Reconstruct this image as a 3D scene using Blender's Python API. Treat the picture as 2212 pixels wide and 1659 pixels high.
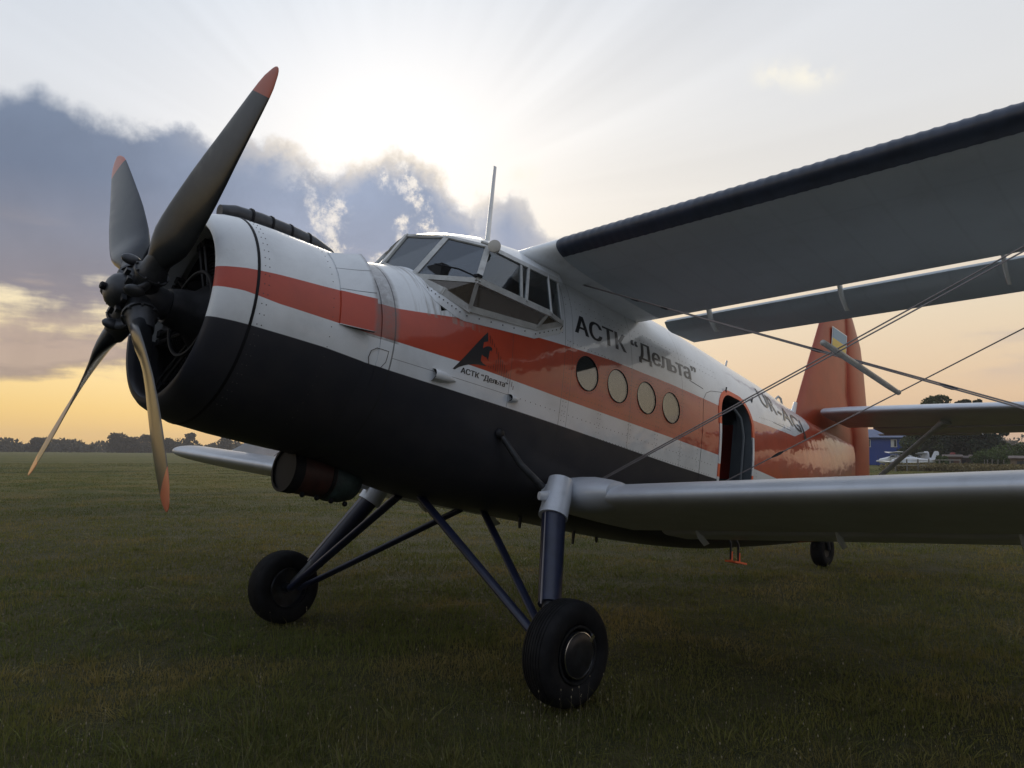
import bpy, bmesh, math, random
import numpy as np
from math import sin, cos, pi, sqrt, radians, degrees
from mathutils import Vector, Matrix
random.seed(7); np.random.seed(7)
SC = bpy.context.scene
COL = SC.collection
for o in list(bpy.data.objects): bpy.data.objects.remove(o)

# ------------------------------------------------------------------ camera
CAMP = (-4.1225, -5.4588, 1.6832)
YAW, PITCH, ROLL = 0.77858, 0.08336, 0.00754
cam = bpy.data.cameras.new('camera'); camo = bpy.data.objects.new('camera', cam); COL.objects.link(camo)
f_ = Vector((cos(YAW)*cos(PITCH), sin(YAW)*cos(PITCH), sin(PITCH)))
r_ = f_.cross(Vector((0, 0, 1))).normalized(); u_ = r_.cross(f_)
c_, s_ = cos(ROLL), sin(ROLL)
rr, uu = c_*r_+s_*u_, -s_*r_+c_*u_
M4 = Matrix(((rr.x, uu.x, -f_.x), (rr.y, uu.y, -f_.y), (rr.z, uu.z, -f_.z))).to_4x4()
camo.matrix_world = Matrix.Translation(CAMP) @ M4
cam.sensor_width = 36; cam.lens = 36*1762.2/2212; cam.clip_start = .05; cam.clip_end = 6000
SC.camera = camo
SC.render.resolution_x = 1024; SC.render.resolution_y = 768
SC.view_settings.view_transform = 'Standard'; SC.view_settings.look = 'None'
SC.view_settings.exposure = 0.0; SC.view_settings.gamma = 1; SC.view_settings.use_curve_mapping = False
SUN_AZ, SUN_EL = radians(53.3), radians(20.0)

# ------------------------------------------------------------------ node helper
class NT:
    def __init__(s, nt): s.nt = nt; s.L = nt.links
    def node(s, t, **k):
        n = s.nt.nodes.new(t)
        for a, b in k.items(): setattr(n, a, b)
        return n
    def inp(s, sock, v):
        if v is None: return
        if isinstance(v, bpy.types.NodeSocket): s.L.new(v, sock)
        else: sock.default_value = v
    def m(s, op, a, b=None, c=None, clamp=False):
        n = s.node('ShaderNodeMath', operation=op, use_clamp=clamp)
        for i, v in enumerate((a, b, c)):
            if v is not None: s.inp(n.inputs[i], v)
        return n.outputs[0]
    def mix(s, f, a, b, blend='MIX'):
        n = s.node('ShaderNodeMix', data_type='RGBA', blend_type=blend, clamp_factor=True)
        s.inp(n.inputs[0], f)
        for i, v in ((6, a), (7, b)):
            if isinstance(v, (tuple, list)) and len(v) == 3: v = (*v, 1)
            s.inp(n.inputs[i], v)
        return n.outputs[2]
    def noise(s, vec, scale, detail=4, rough=.55, dim='3D', dist=0.):
        n = s.node('ShaderNodeTexNoise', noise_dimensions=dim)
        if vec is not None: s.L.new(vec, n.inputs['W'] if dim == '1D' else n.inputs['Vector'])
        n.inputs['Scale'].default_value = scale; n.inputs['Detail'].default_value = detail
        n.inputs['Roughness'].default_value = rough; n.inputs['Distortion'].default_value = dist
        return n.outputs[0]
    def ramp(s, f, stops, interp='LINEAR'):
        n = s.node('ShaderNodeValToRGB'); cr = n.color_ramp; cr.interpolation = interp
        while len(cr.elements) < len(stops): cr.elements.new(.5)
        for e, (p, c) in zip(cr.elements, stops):
            e.position = p; e.color = (*c, 1) if len(c) == 3 else c
        s.inp(n.inputs[0], f); return n.outputs[0]
    def curve(s, v, pts, x0, x1, y0, y1):
        n = s.node('ShaderNodeFloatCurve'); cu = n.mapping.curves[0]
        P = [((x-x0)/(x1-x0), (y-y0)/(y1-y0)) for x, y in pts]
        while len(cu.points) < len(P): cu.points.new(.5, .5)
        for q, (x, y) in zip(cu.points, P): q.location = (x, y); q.handle_type = 'VECTOR'
        n.mapping.update()
        s.inp(n.inputs['Value'], s.m('DIVIDE', s.m('SUBTRACT', v, x0), x1-x0, clamp=True))
        return s.m('ADD', s.m('MULTIPLY', n.outputs[0], y1-y0), y0)
    def smooth(s, v, a, b):
        n = s.node('ShaderNodeMapRange', interpolation_type='SMOOTHSTEP')
        s.inp(n.inputs[0], v); s.inp(n.inputs[1], a); s.inp(n.inputs[2], b)
        return n.outputs[0]
    def sep(s, v):
        n = s.node('ShaderNodeSeparateXYZ'); s.L.new(v, n.inputs[0]); return n.outputs
    def comb(s, x, y, z):
        n = s.node('ShaderNodeCombineXYZ')
        for i, v in enumerate((x, y, z)): s.inp(n.inputs[i], v)
        return n.outputs[0]
    def scale(s, v, f):
        n = s.node('ShaderNodeVectorMath', operation='SCALE'); s.L.new(v, n.inputs[0]); s.inp(n.inputs[3], f); return n.outputs[0]

# ------------------------------------------------------------------ sky
world = bpy.data.worlds.new('World'); SC.world = world; world.use_nodes = True
wt = world.node_tree; wt.nodes.clear(); W = NT(wt)
tc = W.node('ShaderNodeTexCoord').outputs['Generated']
X, Y, Z = W.sep(tc)[:3]
E = W.m('MULTIPLY', W.m('ARCSINE', Z), 180/pi)
ca, sa = cos(SUN_AZ), sin(SUN_AZ)
xr = W.m('ADD', W.m('MULTIPLY', X, ca), W.m('MULTIPLY', Y, sa))
yr = W.m('SUBTRACT', W.m('MULTIPLY', Y, ca), W.m('MULTIPLY', X, sa))
A = W.m('MULTIPLY', W.m('ARCTAN2', yr, xr), 180/pi)          # azimuth from the sun, + is to the left
sunv = (cos(SUN_EL)*ca, cos(SUN_EL)*sa, sin(SUN_EL))
dotn = W.node('ShaderNodeVectorMath', operation='DOT_PRODUCT'); W.L.new(tc, dotn.inputs[0]); dotn.inputs[1].default_value = sunv
ANG = W.m('MULTIPLY', W.m('ARCCOSINE', W.m('MINIMUM', dotn.outputs['Value'], .99999)), 180/pi)
Ef = W.m('DIVIDE', W.m('MAXIMUM', E, 0.), 90)
def rmp(l): return [(e/90, c) for e, c in l]
left = W.ramp(Ef, rmp([(0, (.80, .50, .20)), (2.5, (.92, .62, .22)), (6, (.98, .76, .38)), (10, (.95, .82, .56)), (15, (.72, .71, .70)), (21, (.69, .72, .77)), (33, (.60, .68, .79)), (50, (.56, .65, .82)), (90, (.52, .62, .82))]))
right = W.ramp(Ef, rmp([(0, (.62, .41, .28)), (4, (.80, .57, .37)), (9, (.84, .69, .50)), (15, (.80, .75, .68)), (22, (.78, .78, .78)), (30, (.69, .72, .77)), (50, (.56, .64, .78)), (90, (.52, .62, .82))]))
back = W.ramp(Ef, rmp([(0, (.15, .17, .23)), (8, (.19, .22, .30)), (25, (.28, .35, .50)), (50, (.46, .55, .76)), (90, (.52, .62, .82))]))
base = W.mix(W.smooth(A, -22., 12.), right, left)
base = W.mix(W.smooth(ANG, 100., 150.), base, back)
sky = W.node('ShaderNodeTexSky', sky_type='NISHITA', sun_disc=False)
sky.sun_elevation = SUN_EL; sky.sun_rotation = pi/2-SUN_AZ; sky.dust_density = 3.; sky.air_density = 1.2
nish = W.scale(sky.outputs[0], .08)
base = W.mix(.06, base, nish)
# glow of the sun behind the clouds
g1 = W.m('EXPONENT', W.m('MULTIPLY', W.m('POWER', W.m('DIVIDE', ANG, 11.), 2.), -1.))
g2 = W.m('EXPONENT', W.m('MULTIPLY', W.m('POWER', W.m('DIVIDE', ANG, 30.), 2.), -1.))
base = W.mix(1., base, W.mix(1., W.scale(W.comb(1., .99, .96), W.m('MULTIPLY', g1, .13)), W.scale(W.comb(1., .99, .97), W.m('MULTIPLY', g2, .05)), 'ADD'), 'ADD')
# rays fanning out above the bank
dA = W.m('MULTIPLY', A, .94); dE = W.m('SUBTRACT', E, 17.)
pol = W.m('ARCTAN2', dE, dA)
rayn = W.m('SUBTRACT', W.noise(pol, 5.5, 2.5, .6, '1D'), .5)
raym = W.m('MULTIPLY', W.smooth(ANG, 5., 14.), W.m('SUBTRACT', 1., W.smooth(ANG, 22., 50.)))
raym = W.m('MULTIPLY', raym, W.smooth(dE, -2., 4.))
base = W.scale(base, W.m('ADD', 1., W.m('MULTIPLY', W.m('MULTIPLY', rayn, raym), .18)))
# cloud noises
nA = W.noise(tc, 5., 9, .58); nB = W.noise(tc, 17., 7, .6)
strv = W.node('ShaderNodeMapping'); W.L.new(tc, strv.inputs[0]); strv.inputs['Scale'].default_value = (1, 1, 5.5)
nS = W.noise(strv.outputs[0], 4.5, 7, .55); nS2 = W.noise(strv.outputs[0], 1.7, 5, .5)
cn = W.m('ADD', W.m('MULTIPLY', W.m('SUBTRACT', nA, .5), W.m('ADD', 3.2, W.m('MULTIPLY', W.m('SUBTRACT', 1., W.smooth(ANG, 9., 20.)), 3.))), W.m('MULTIPLY', W.m('SUBTRACT', nB, .5), W.m('ADD', 2.4, W.m('MULTIPLY', W.m('SUBTRACT', 1., W.smooth(ANG, 9., 20.)), 3.))))
top = W.curve(A, [(-180, 9), (-90, 6), (-45, 3), (-20, 9), (-14, 14.5), (-11, 15.6), (-9, 17.2), (-7.6, 17.5), (-6.3, 15.8), (-4.8, 16.2), (-3.6, 18.6), (-1.5, 19.9), (0.5, 20.4), (2, 19.4), (4.2, 19.2), (6.5, 20.9), (10, 20.8), (16, 20.8), (20, 20.6), (22.5, 21.4), (25, 20.6), (40, 19), (70, 12), (120, 8), (180, 9)], -180, 180, 0, 40)
dB = W.m('ADD', W.m('SUBTRACT', top, E), cn)                    # >0 in the bank
# more broken towards the sun, holes there
near = W.m('MULTIPLY', W.smooth(A, -9., -3.), W.m('SUBTRACT', 1., W.smooth(A, 4., 9.)))
holes = W.m('MULTIPLY', near, W.smooth(W.noise(tc, 15., 8, .66), .49, .66))
holes = W.m('MULTIPLY', holes, W.smooth(E, 10., 14.))
bank = W.m('MULTIPLY', W.smooth(dB, -.3, 1.0), W.m('SUBTRACT', 1., W.m('MULTIPLY', holes, .65)))
lowcov = W.smooth(E, 8., 13.5)
streak = W.m('ADD', W.m('MULTIPLY', W.m('SUBTRACT', nS, .5), 2.4), W.m('MULTIPLY', W.m('SUBTRACT', nB, .5), .7))
covE = W.curve(E, [(-5, -1), (1.2, -1.2), (2.8, -.55), (4.5, .16), (6.2, .16), (7.6, -.06), (8.8, .16), (10.5, .5), (13, 1), (90, 1)], -5, 90, -2, 2)
low = W.smooth(W.m('ADD', streak, covE), -.12, .38)
bank = W.m('MULTIPLY', bank, W.m('MAXIMUM', lowcov, low))
leftish = W.smooth(A, -16., -8.)
bank = W.m('MULTIPLY', bank, W.m('MAXIMUM', leftish, .0))
# soft lilac streaks in the rest of the low sky
rs = W.m('MULTIPLY', W.smooth(W.m('ADD', W.m('MULTIPLY', nS2, .5), W.m('MULTIPLY', nS, .5)), .49, .60), W.m('MULTIPLY', W.smooth(E, 3.5, 7.), W.m('SUBTRACT', 1., W.smooth(E, 13., 19.))))
rs = W.m('MULTIPLY', rs, W.m('SUBTRACT', 1., leftish))
base = W.mix(W.m('MULTIPLY', rs, .62), base, (.46, .41, .43))
# high thin veil
veil = W.m('MULTIPLY', W.smooth(W.noise(tc, 2.3, 7, .55, dist=.6), .42, .72), W.smooth(E, 18., 30.))
base = W.mix(W.m('MULTIPLY', veil, .35), base, (.80, .82, .85))
# small lit puffs
puffn = W.noise(tc, 24., 5, .55)
def puff(a, e, wa, we):
    q = W.m('ADD', W.m('POWER', W.m('DIVIDE', W.m('SUBTRACT', A, a), wa), 2.), W.m('POWER', W.m('DIVIDE', W.m('SUBTRACT', E, e), we), 2.))
    return W.m('MULTIPLY', W.m('EXPONENT', W.m('MULTIPLY', q, -1.)), W.smooth(puffn, .38, .6))
pf = W.m('ADD', puff(-9.6, 19.1, 1.0, .6), W.m('ADD', puff(-29.3, 24.2, 1.5, .8), puff(-26.8, 24.6, 1.0, .7)))
base = W.mix(W.m('MULTIPLY', pf, .9), base, (1., .95, .82))
ccol = W.ramp(Ef, rmp([(0, (.50, .36, .22)), (3.5, (.42, .32, .25)), (6, (.36, .28, .26)), (9, (.31, .275, .295)), (12.5, (.26, .265, .32)), (17, (.185, .225, .315)), (22, (.21, .265, .37)), (40, (.3, .36, .46))]))
ccol = W.mix(W.m('MULTIPLY', W.smooth(ANG, 22., 6.), .42), ccol, (.42, .47, .60))
pinkn = W.m('MULTIPLY', W.smooth(nS, .50, .68), W.m('SUBTRACT', 1., W.smooth(E, 9.5, 15.)))
ccol = W.mix(W.m('MULTIPLY', pinkn, .5), ccol, (.74, .56, .42))
nC = W.noise(tc, 9., 8, .6, dist=.3)
ccol = W.scale(ccol, W.m('ADD', .66, W.m('ADD', W.m('MULTIPLY', nA, .34), W.m('MULTIPLY', nC, W.m('ADD', .34, W.m('MULTIPLY', W.smooth(ANG, 20., 6.), .35))))))
# bright rims near the sun
rim = W.m('MULTIPLY', W.m('SUBTRACT', 1., W.smooth(dB, .4, 2.6)), W.m('SUBTRACT', 1., W.smooth(ANG, 5., 15.)))
inr = W.m('MULTIPLY', W.m('MULTIPLY', W.smooth(holes, .05, .7), .7), W.m('SUBTRACT', 1., W.smooth(ANG, 5., 13.)))
rimall = W.m('MAXIMUM', rim, inr)
ccol = W.mix(W.m('MULTIPLY', rimall, W.m('MULTIPLY', W.smooth(nB, .34, .6), .8)), ccol, (1.0, .88, .72))
full = W.mix(bank, base, ccol)
full = W.mix(W.smooth(E, -1.5, 0.), (.05, .05, .03, 1), full)
bg = W.node('ShaderNodeBackground'); W.L.new(full, bg.inputs[0]); bg.inputs[1].default_value = 1.0
wo = W.node('ShaderNodeOutputWorld'); W.L.new(bg.outputs[0], wo.inputs[0])
world.cycles.sampling_method = 'MANUAL'; world.cycles.sample_map_resolution = 1024

sun = bpy.data.lights.new('sun', 'SUN'); sun.energy = .55; sun.angle = radians(14); sun.color = (1., .86, .66)
suno = bpy.data.objects.new('sun', sun); COL.objects.link(suno)
suno.rotation_euler = Vector(sunv).to_track_quat('Z', 'Y').to_euler()

# ------------------------------------------------------------------ materials
def mat(name, col, rough=.5, metal=0., coat=0., coat_rough=.05, coat_ior=1.5, bump=0., bscale=8., var=0., vscale=3., dirt=0., dcol=(.05, .045, .04), trans=0., spec=.5):
    m = bpy.data.materials.new(name); m.use_nodes = True
    t = NT(m.node_tree); b = m.node_tree.nodes['Principled BSDF']
    oc = t.node('ShaderNodeTexCoord').outputs['Object']
    c = (*col, 1)
    if var or dirt:
        n = t.noise(oc, vscale, 6, .6)
        c = t.mix(t.smooth(n, .35, .65), tuple(v*(1-var) for v in col), tuple(min(1, v*(1+var)) for v in col))
        if dirt:
            d = t.m('MULTIPLY', t.smooth(t.noise(oc, vscale*2.3, 8, .7), .52, .75), dirt)
            c = t.mix(d, c, dcol)
    t.inp(b.inputs['Base Color'], c)
    b.inputs['Roughness'].default_value = rough; b.inputs['Metallic'].default_value = metal
    b.inputs['Coat Weight'].default_value = coat; b.inputs['Coat Roughness'].default_value = coat_rough; b.inputs['Coat IOR'].default_value = coat_ior
    b.inputs['Specular IOR Level'].default_value = spec
    if bump:
        n = t.noise(oc, bscale, 5, .55)
        bn = t.node('ShaderNodeBump'); bn.inputs['Strength'].default_value = bump; bn.inputs['Distance'].default_value = .02
        t.L.new(n, bn.inputs['Height']); t.L.new(bn.outputs[0], b.inputs['Normal'])
        if coat: t.L.new(bn.outputs[0], b.inputs['Coat Normal'])
    return m
WHITE = (.67, .69, .70); ORANGE = (.44, .044, .011); BLACK = (.030, .031, .038)
def livery(name, kind='side'):
    m = bpy.data.materials.new(name); m.use_nodes = True
    t = NT(m.node_tree); b = m.node_tree.nodes['Principled BSDF']
    oc = t.node('ShaderNodeTexCoord').outputs['Object']
    x, y, z = t.sep(oc)[:3]
    ot = t.curve(x, [(.0, .15), (.22, .192), (.36, .222), (.58, .254), (.92, .29), (1.06, .308), (1.35, .318), (1.53, .327), (2.11, .430), (2.57, .477), (3.21, .531), (3.89, .583), (4.89, .610), (5.8, .612), (6.81, .644), (7.47, .697), (8.14, .749), (9.12, 1.07), (9.22, 1.13), (9.24, 1.6), (12, 1.6)], 0, 12, -1, 2)
    ob = t.curve(x, [(0, .05), (.2, .054), (.36, .068), (.6, .054), (1.3, .066), (2.1, .073), (3.3, .063), (5.0, .07), (7.2, .067), (9, .10), (10, .2), (12, .4)], 0, 12, -1, 2)
    wb = t.curve(x, [(0, -.145), (.35, -.136), (.98, -.128), (1.5, -.147), (2.2, -.16), (3.3, -.169), (5, -.19), (7.2, -.19), (9, -.15), (10, -.05), (12, .15)], 0, 12, -1, 2)
    gt = lambda a, c: t.smooth(t.m('SUBTRACT', a, c), -.0025, .0025)
    wn = t.noise(oc, 3., 8, .62); w2 = t.noise(oc, 22., 6, .7)
    # faint grime everywhere and runs
    wh = t.mix(t.smooth(wn, .4, .72), WHITE, tuple(v*.84 for v in WHITE))
    wh = t.mix(t.m('MULTIPLY', t.smooth(w2, .6, .78), .22), wh, (.30, .27, .22))
    og = t.mix(t.smooth(wn, .35, .7), ORANGE, (.36, .034, .009))
    og = t.mix(t.m('MULTIPLY', t.smooth(w2, .62, .8), .25), og, (.30, .045, .02))
    bk = t.mix(t.smooth(wn, .35, .7), BLACK, (.040, .039, .044))
    c = t.mix(gt(z, wb), bk, wh); c = t.mix(gt(z, ob), c, og); c = t.mix(gt(z, ot), c, wh)
    c = t.mix(gt(x, 9.24), c, og)
    # exhaust-stained bay between the gills and the firewall seam, upper part only
    st = t.m('MULTIPLY', t.smooth(x, 1.27, 1.30), t.m('SUBTRACT', 1., t.smooth(x, 1.52, 1.56)))
    st = t.m('MULTIPLY', st, gt(z, .05))
    st = t.m('MULTIPLY', st, t.m('ADD', .55, t.m('MULTIPLY', t.smooth(w2, .3, .65), .45)))
    c = t.mix(t.m('MULTIPLY', st, .66), c, (.13, .105, .09))
    # runs below the windscreen
    rv = t.node('ShaderNodeMapping'); t.L.new(oc, rv.inputs[0]); rv.inputs['Scale'].default_value = (22, 1, 1.6)
    rn = t.noise(rv.outputs[0], 1.6, 5, .6)
    rm = t.m('MULTIPLY', t.smooth(x, 1.62, 1.8), t.m('SUBTRACT', 1., t.smooth(x, 2.15, 2.4)))
    rm = t.m('MULTIPLY', rm, t.m('MULTIPLY', gt(z, .36), t.smooth(rn, .46, .62)))
    c = t.mix(t.m('MULTIPLY', rm, .6), c, (.20, .17, .13))
    # panel joints
    jl = None
    for xx, wd in ((1.51, .006), (2.62, .0022), (3.24, .0025), (3.34, .0018), (4.22, .0022), (5.10, .0022), (7.75, .0025), (8.6, .002)):
        q = t.m('LESS_THAN', t.m('ABSOLUTE', t.m('SUBTRACT', x, xx)), wd)
        jl = q if jl is None else t.m('MAXIMUM', jl, q)
    q = t.m('MULTIPLY', t.m('LESS_THAN', t.m('ABSOLUTE', t.m('SUBTRACT', z, -.06)), .002), t.m('MULTIPLY', t.m('GREATER_THAN', x, 1.51), t.m('LESS_THAN', x, 2.62)))
    jl = t.m('MAXIMUM', jl, q)
    c = t.mix(t.m('MULTIPLY', jl, .75), c, (.03, .03, .03))
    t.inp(b.inputs['Base Color'], c)
    b.inputs['Roughness'].default_value = .42
    lowm = gt(wb, z)
    t.inp(b.inputs['Coat Weight'], t.m('MULTIPLY', t.m('ADD', .22, t.m('MULTIPLY', t.smooth(x, 1.6, 3.6), .45)), t.m('SUBTRACT', 1., t.m('MULTIPLY', lowm, .85))))
    t.inp(b.inputs['Specular IOR Level'], t.m('SUBTRACT', .4, t.m('MULTIPLY', lowm, .27)))
    b.inputs['Coat Roughness'].default_value = .07; b.inputs['Coat IOR'].default_value = 1.68
    # sheet metal buckles between the frames, more so on the tail
    n = t.noise(oc, 2.6, 3, .5); n2 = t.noise(oc, 5.5, 3, .5)
    hh = t.m('ADD', n, t.m('MULTIPLY', n2, t.m('ADD', .12, t.m('MULTIPLY', t.smooth(x, 6.7, 8.2), .7))))
    bn = t.node('ShaderNodeBump'); bn.inputs['Strength'].default_value = .35; bn.inputs['Distance'].default_value = .03
    t.L.new(hh, bn.inputs['Height']); t.L.new(bn.outputs[0], b.inputs['Coat Normal'])
    return m
LIV = livery('painted_skin')
M = dict(
    white=mat('white_paint', WHITE, .4, coat=.6, coat_ior=1.5, var=.06, dirt=.25, dcol=(.25, .22, .18), bump=.06, bscale=5),
    frame=mat('frame_paint', (.44, .44, .42), .45, coat=.2, var=.12, vscale=9, dirt=.45, dcol=(.16, .13, .10)),
    silver=mat('silver_paint', (.53, .56, .61), .34, metal=.12, var=.05, dirt=.12, bump=.05, bscale=4),
    fabric=mat('wing_fabric', (.42, .47, .50), .55, var=.05, vscale=1.2, dirt=.12, dcol=(.2, .18, .15)),
    orange=mat('orange_paint', (.36, .050, .016), .42, coat=.15, coat_rough=.12, coat_ior=1.5, var=.10, vscale=2, dirt=.2, dcol=(.30, .09, .05), bump=.15, bscale=3),
    orange2=mat('orange_marker_paint', (.70, .12, .04), .5, var=.1),
    dark=mat('dark_metal', (.035, .037, .042), .42, metal=.3, var=.25, vscale=12, bump=.1, bscale=30),
    blade=mat('blade_black', (.030, .032, .036), .30, coat=.3, coat_rough=.2, var=.2, vscale=5),
    blue=mat('strut_blue', (.009, .013, .036), .45, coat=.1, coat_rough=.2, var=.2, vscale=6, dirt=.3, dcol=(.03, .03, .03)),
    boot=mat('rubber_boot', (.026, .036, .062), .42, var=.2, vscale=6, bump=.1, bscale=25),
    rubber=mat('tyre_rubber', (.011, .011, .012), .75, var=.3, vscale=9, dirt=.35, dcol=(.028, .025, .018), spec=.12),
    hub=mat('wheel_metal', (.035, .038, .045), .30, metal=.6, var=.3, vscale=10, dirt=.4, dcol=(.05, .03, .02)),
    chrome=mat('polished_edge', (.62, .62, .62), .22, metal=1.),
    engine=mat('engine_metal', (.014, .014, .016), .5, metal=.3, var=.4, vscale=14, spec=.3),
    inside=mat('cabin_dark', (.035, .037, .04), .7),
    maroon=mat('maroon_lining', (.40, .035, .025), .6, var=.15),
    greyin=mat('grey_lining', (.10, .115, .125), .6, var=.1),
    black=mat('black_paint', (.010, .010, .012), .55, spec=.12),
    wire=mat('steel_wire', (.22, .20, .20), .4, metal=.6),
    rust=mat('red_lead_paint', (.040, .011, .008), .55, var=.35, vscale=9, dirt=.6, dcol=(.03, .02, .015)),
    teal=mat('worn_green_paint', (.026, .045, .042), .6, var=.4, vscale=11, dirt=.6, dcol=(.02, .02, .02)),
    rivet=mat('rivet_heads', (.05, .043, .04), .6),
    letter=mat('lettering_black', (.008, .009, .013), .4, coat=.38, coat_rough=.07, coat_ior=1.6),
    hatch=mat('lettering_maroon', (.07, .008, .006), .35, coat=.8, coat_rough=.07, coat_ior=1.6),
    fblue=mat('flag_blue', (.10, .28, .42), .4, coat=.4), fyel=mat('flag_yellow', (.62, .44, .05), .4, coat=.4),
    lamp=mat('lamp_housing', (.45, .42, .36), .35, coat=.5),
    cream=mat('porthole_sky_tone', (.20, .19, .18), .5),  # pale tone of the sky mirrored in the panes, put into colour
)
def fabric_mat():
    m = M['fabric']; t = NT(m.node_tree); b = m.node_tree.nodes['Principled BSDF']
    oc = t.node('ShaderNodeTexCoord').outputs['Object']; x, y, z = t.sep(oc)[:3]
    fr = t.m('ABSOLUTE', t.m('SUBTRACT', t.m('FRACT', t.m('DIVIDE', t.m('ABSOLUTE', y), .33)), .5))
    line = t.smooth(fr, .055, .0)
    fx = t.m('ABSOLUTE', t.m('SUBTRACT', x, 3.28)); line = t.m('MAXIMUM', line, t.smooth(fx, .02, .0))
    hh = t.m('ADD', t.m('MULTIPLY', line, .25), t.m('MULTIPLY', t.smooth(fr, .5, .0), .35))
    bn = t.node('ShaderNodeBump'); bn.inputs['Strength'].default_value = .35; bn.inputs['Distance'].default_value = .012
    t.L.new(hh, bn.inputs['Height']); t.L.new(bn.outputs[0], b.inputs['Normal'])
    old = b.inputs['Base Color'].links[0].from_socket
    t.inp(b.inputs['Base Color'], t.mix(t.m('MULTIPLY', line, .16), old, (.30, .33, .35)))
fabric_mat()
def glassmat(name, tint, refl, ior=1.5, dust=0.):
    m = bpy.data.materials.new(name); m.use_nodes = True; t = NT(m.node_tree); m.node_tree.nodes.clear()
    tr = t.node('ShaderNodeBsdfTransparent'); tr.inputs[0].default_value = (*tint, 1)
    gl = t.node('ShaderNodeBsdfGlossy'); gl.inputs[0].default_value = (.9, .92, .95, 1); gl.inputs['Roughness'].default_value = .03
    g = t.node('ShaderNodeNewGeometry'); dt = t.node('ShaderNodeVectorMath', operation='DOT_PRODUCT'); t.L.new(g.outputs['Normal'], dt.inputs[0]); t.L.new(g.outputs['Incoming'], dt.inputs[1])
    f0 = ((ior-1)/(ior+1))**2
    sch = t.m('ADD', f0, t.m('MULTIPLY', 1-f0, t.m('POWER', t.m('SUBTRACT', 1., t.m('ABSOLUTE', dt.outputs['Value'])), 5.)))
    mx = t.node('ShaderNodeMixShader'); t.inp(mx.inputs[0], t.m('ADD', sch, refl, clamp=True))
    t.L.new(tr.outputs[0], mx.inputs[1]); t.L.new(gl.outputs[0], mx.inputs[2])
    out = mx.outputs[0]
    if dust:
        df = t.node('ShaderNodeBsdfDiffuse'); df.inputs[0].default_value = (.30, .25, .20, 1); m2 = t.node('ShaderNodeMixShader'); m2.inputs[0].default_value = dust
        t.L.new(out, m2.inputs[1]); t.L.new(df.outputs[0], m2.inputs[2]); out = m2.outputs[0]
    o = t.node('ShaderNodeOutputMaterial'); t.L.new(out, o.inputs[0]); return m
M['glass'] = glassmat('tinted_glass', (.36, .43, .45), .06, 1.5, .03)
M['port'] = glassmat('porthole_glass', (.62, .62, .58), .07, 1.6)
M['bulge'] = glassmat('dusty_plexiglass', (.45, .42, .38), .03, 1.4, .30)
def blade_mat():
    m = bpy.data.materials.new('propeller_blade_paint'); m.use_nodes = True; t = NT(m.node_tree); b = m.node_tree.nodes['Principled BSDF']
    oc = t.node('ShaderNodeTexCoord').outputs['Object']; x, y, z = t.sep(oc)[:3]
    n = t.noise(oc, 6, 6, .65)
    c = t.mix(t.smooth(n, .35, .7), (.014, .017, .022), (.026, .028, .031))
    edge = t.m('MULTIPLY', t.smooth(y, .04, .13), t.smooth(z, .7, 1.2))
    c = t.mix(t.m('MULTIPLY', edge, t.smooth(n, .4, .6)), c, (.09, .085, .08))
    tip = t.smooth(t.m('ADD', z, t.m('MULTIPLY', y, .35)), 1.610, 1.614)
    c = t.mix(tip, c, t.mix(t.smooth(n, .4, .7), (.46, .10, .05), (.38, .09, .055)))
    t.inp(b.inputs['Base Color'], c); b.inputs['Roughness'].default_value = .30; b.inputs['Metallic'].default_value = .0
    b.inputs['Coat Weight'].default_value = .28; b.inputs['Coat Roughness'].default_value = .14; b.inputs['Coat IOR'].default_value = 1.5; b.inputs['Specular IOR Level'].default_value = .25
    return m
M['prop'] = blade_mat()

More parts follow.
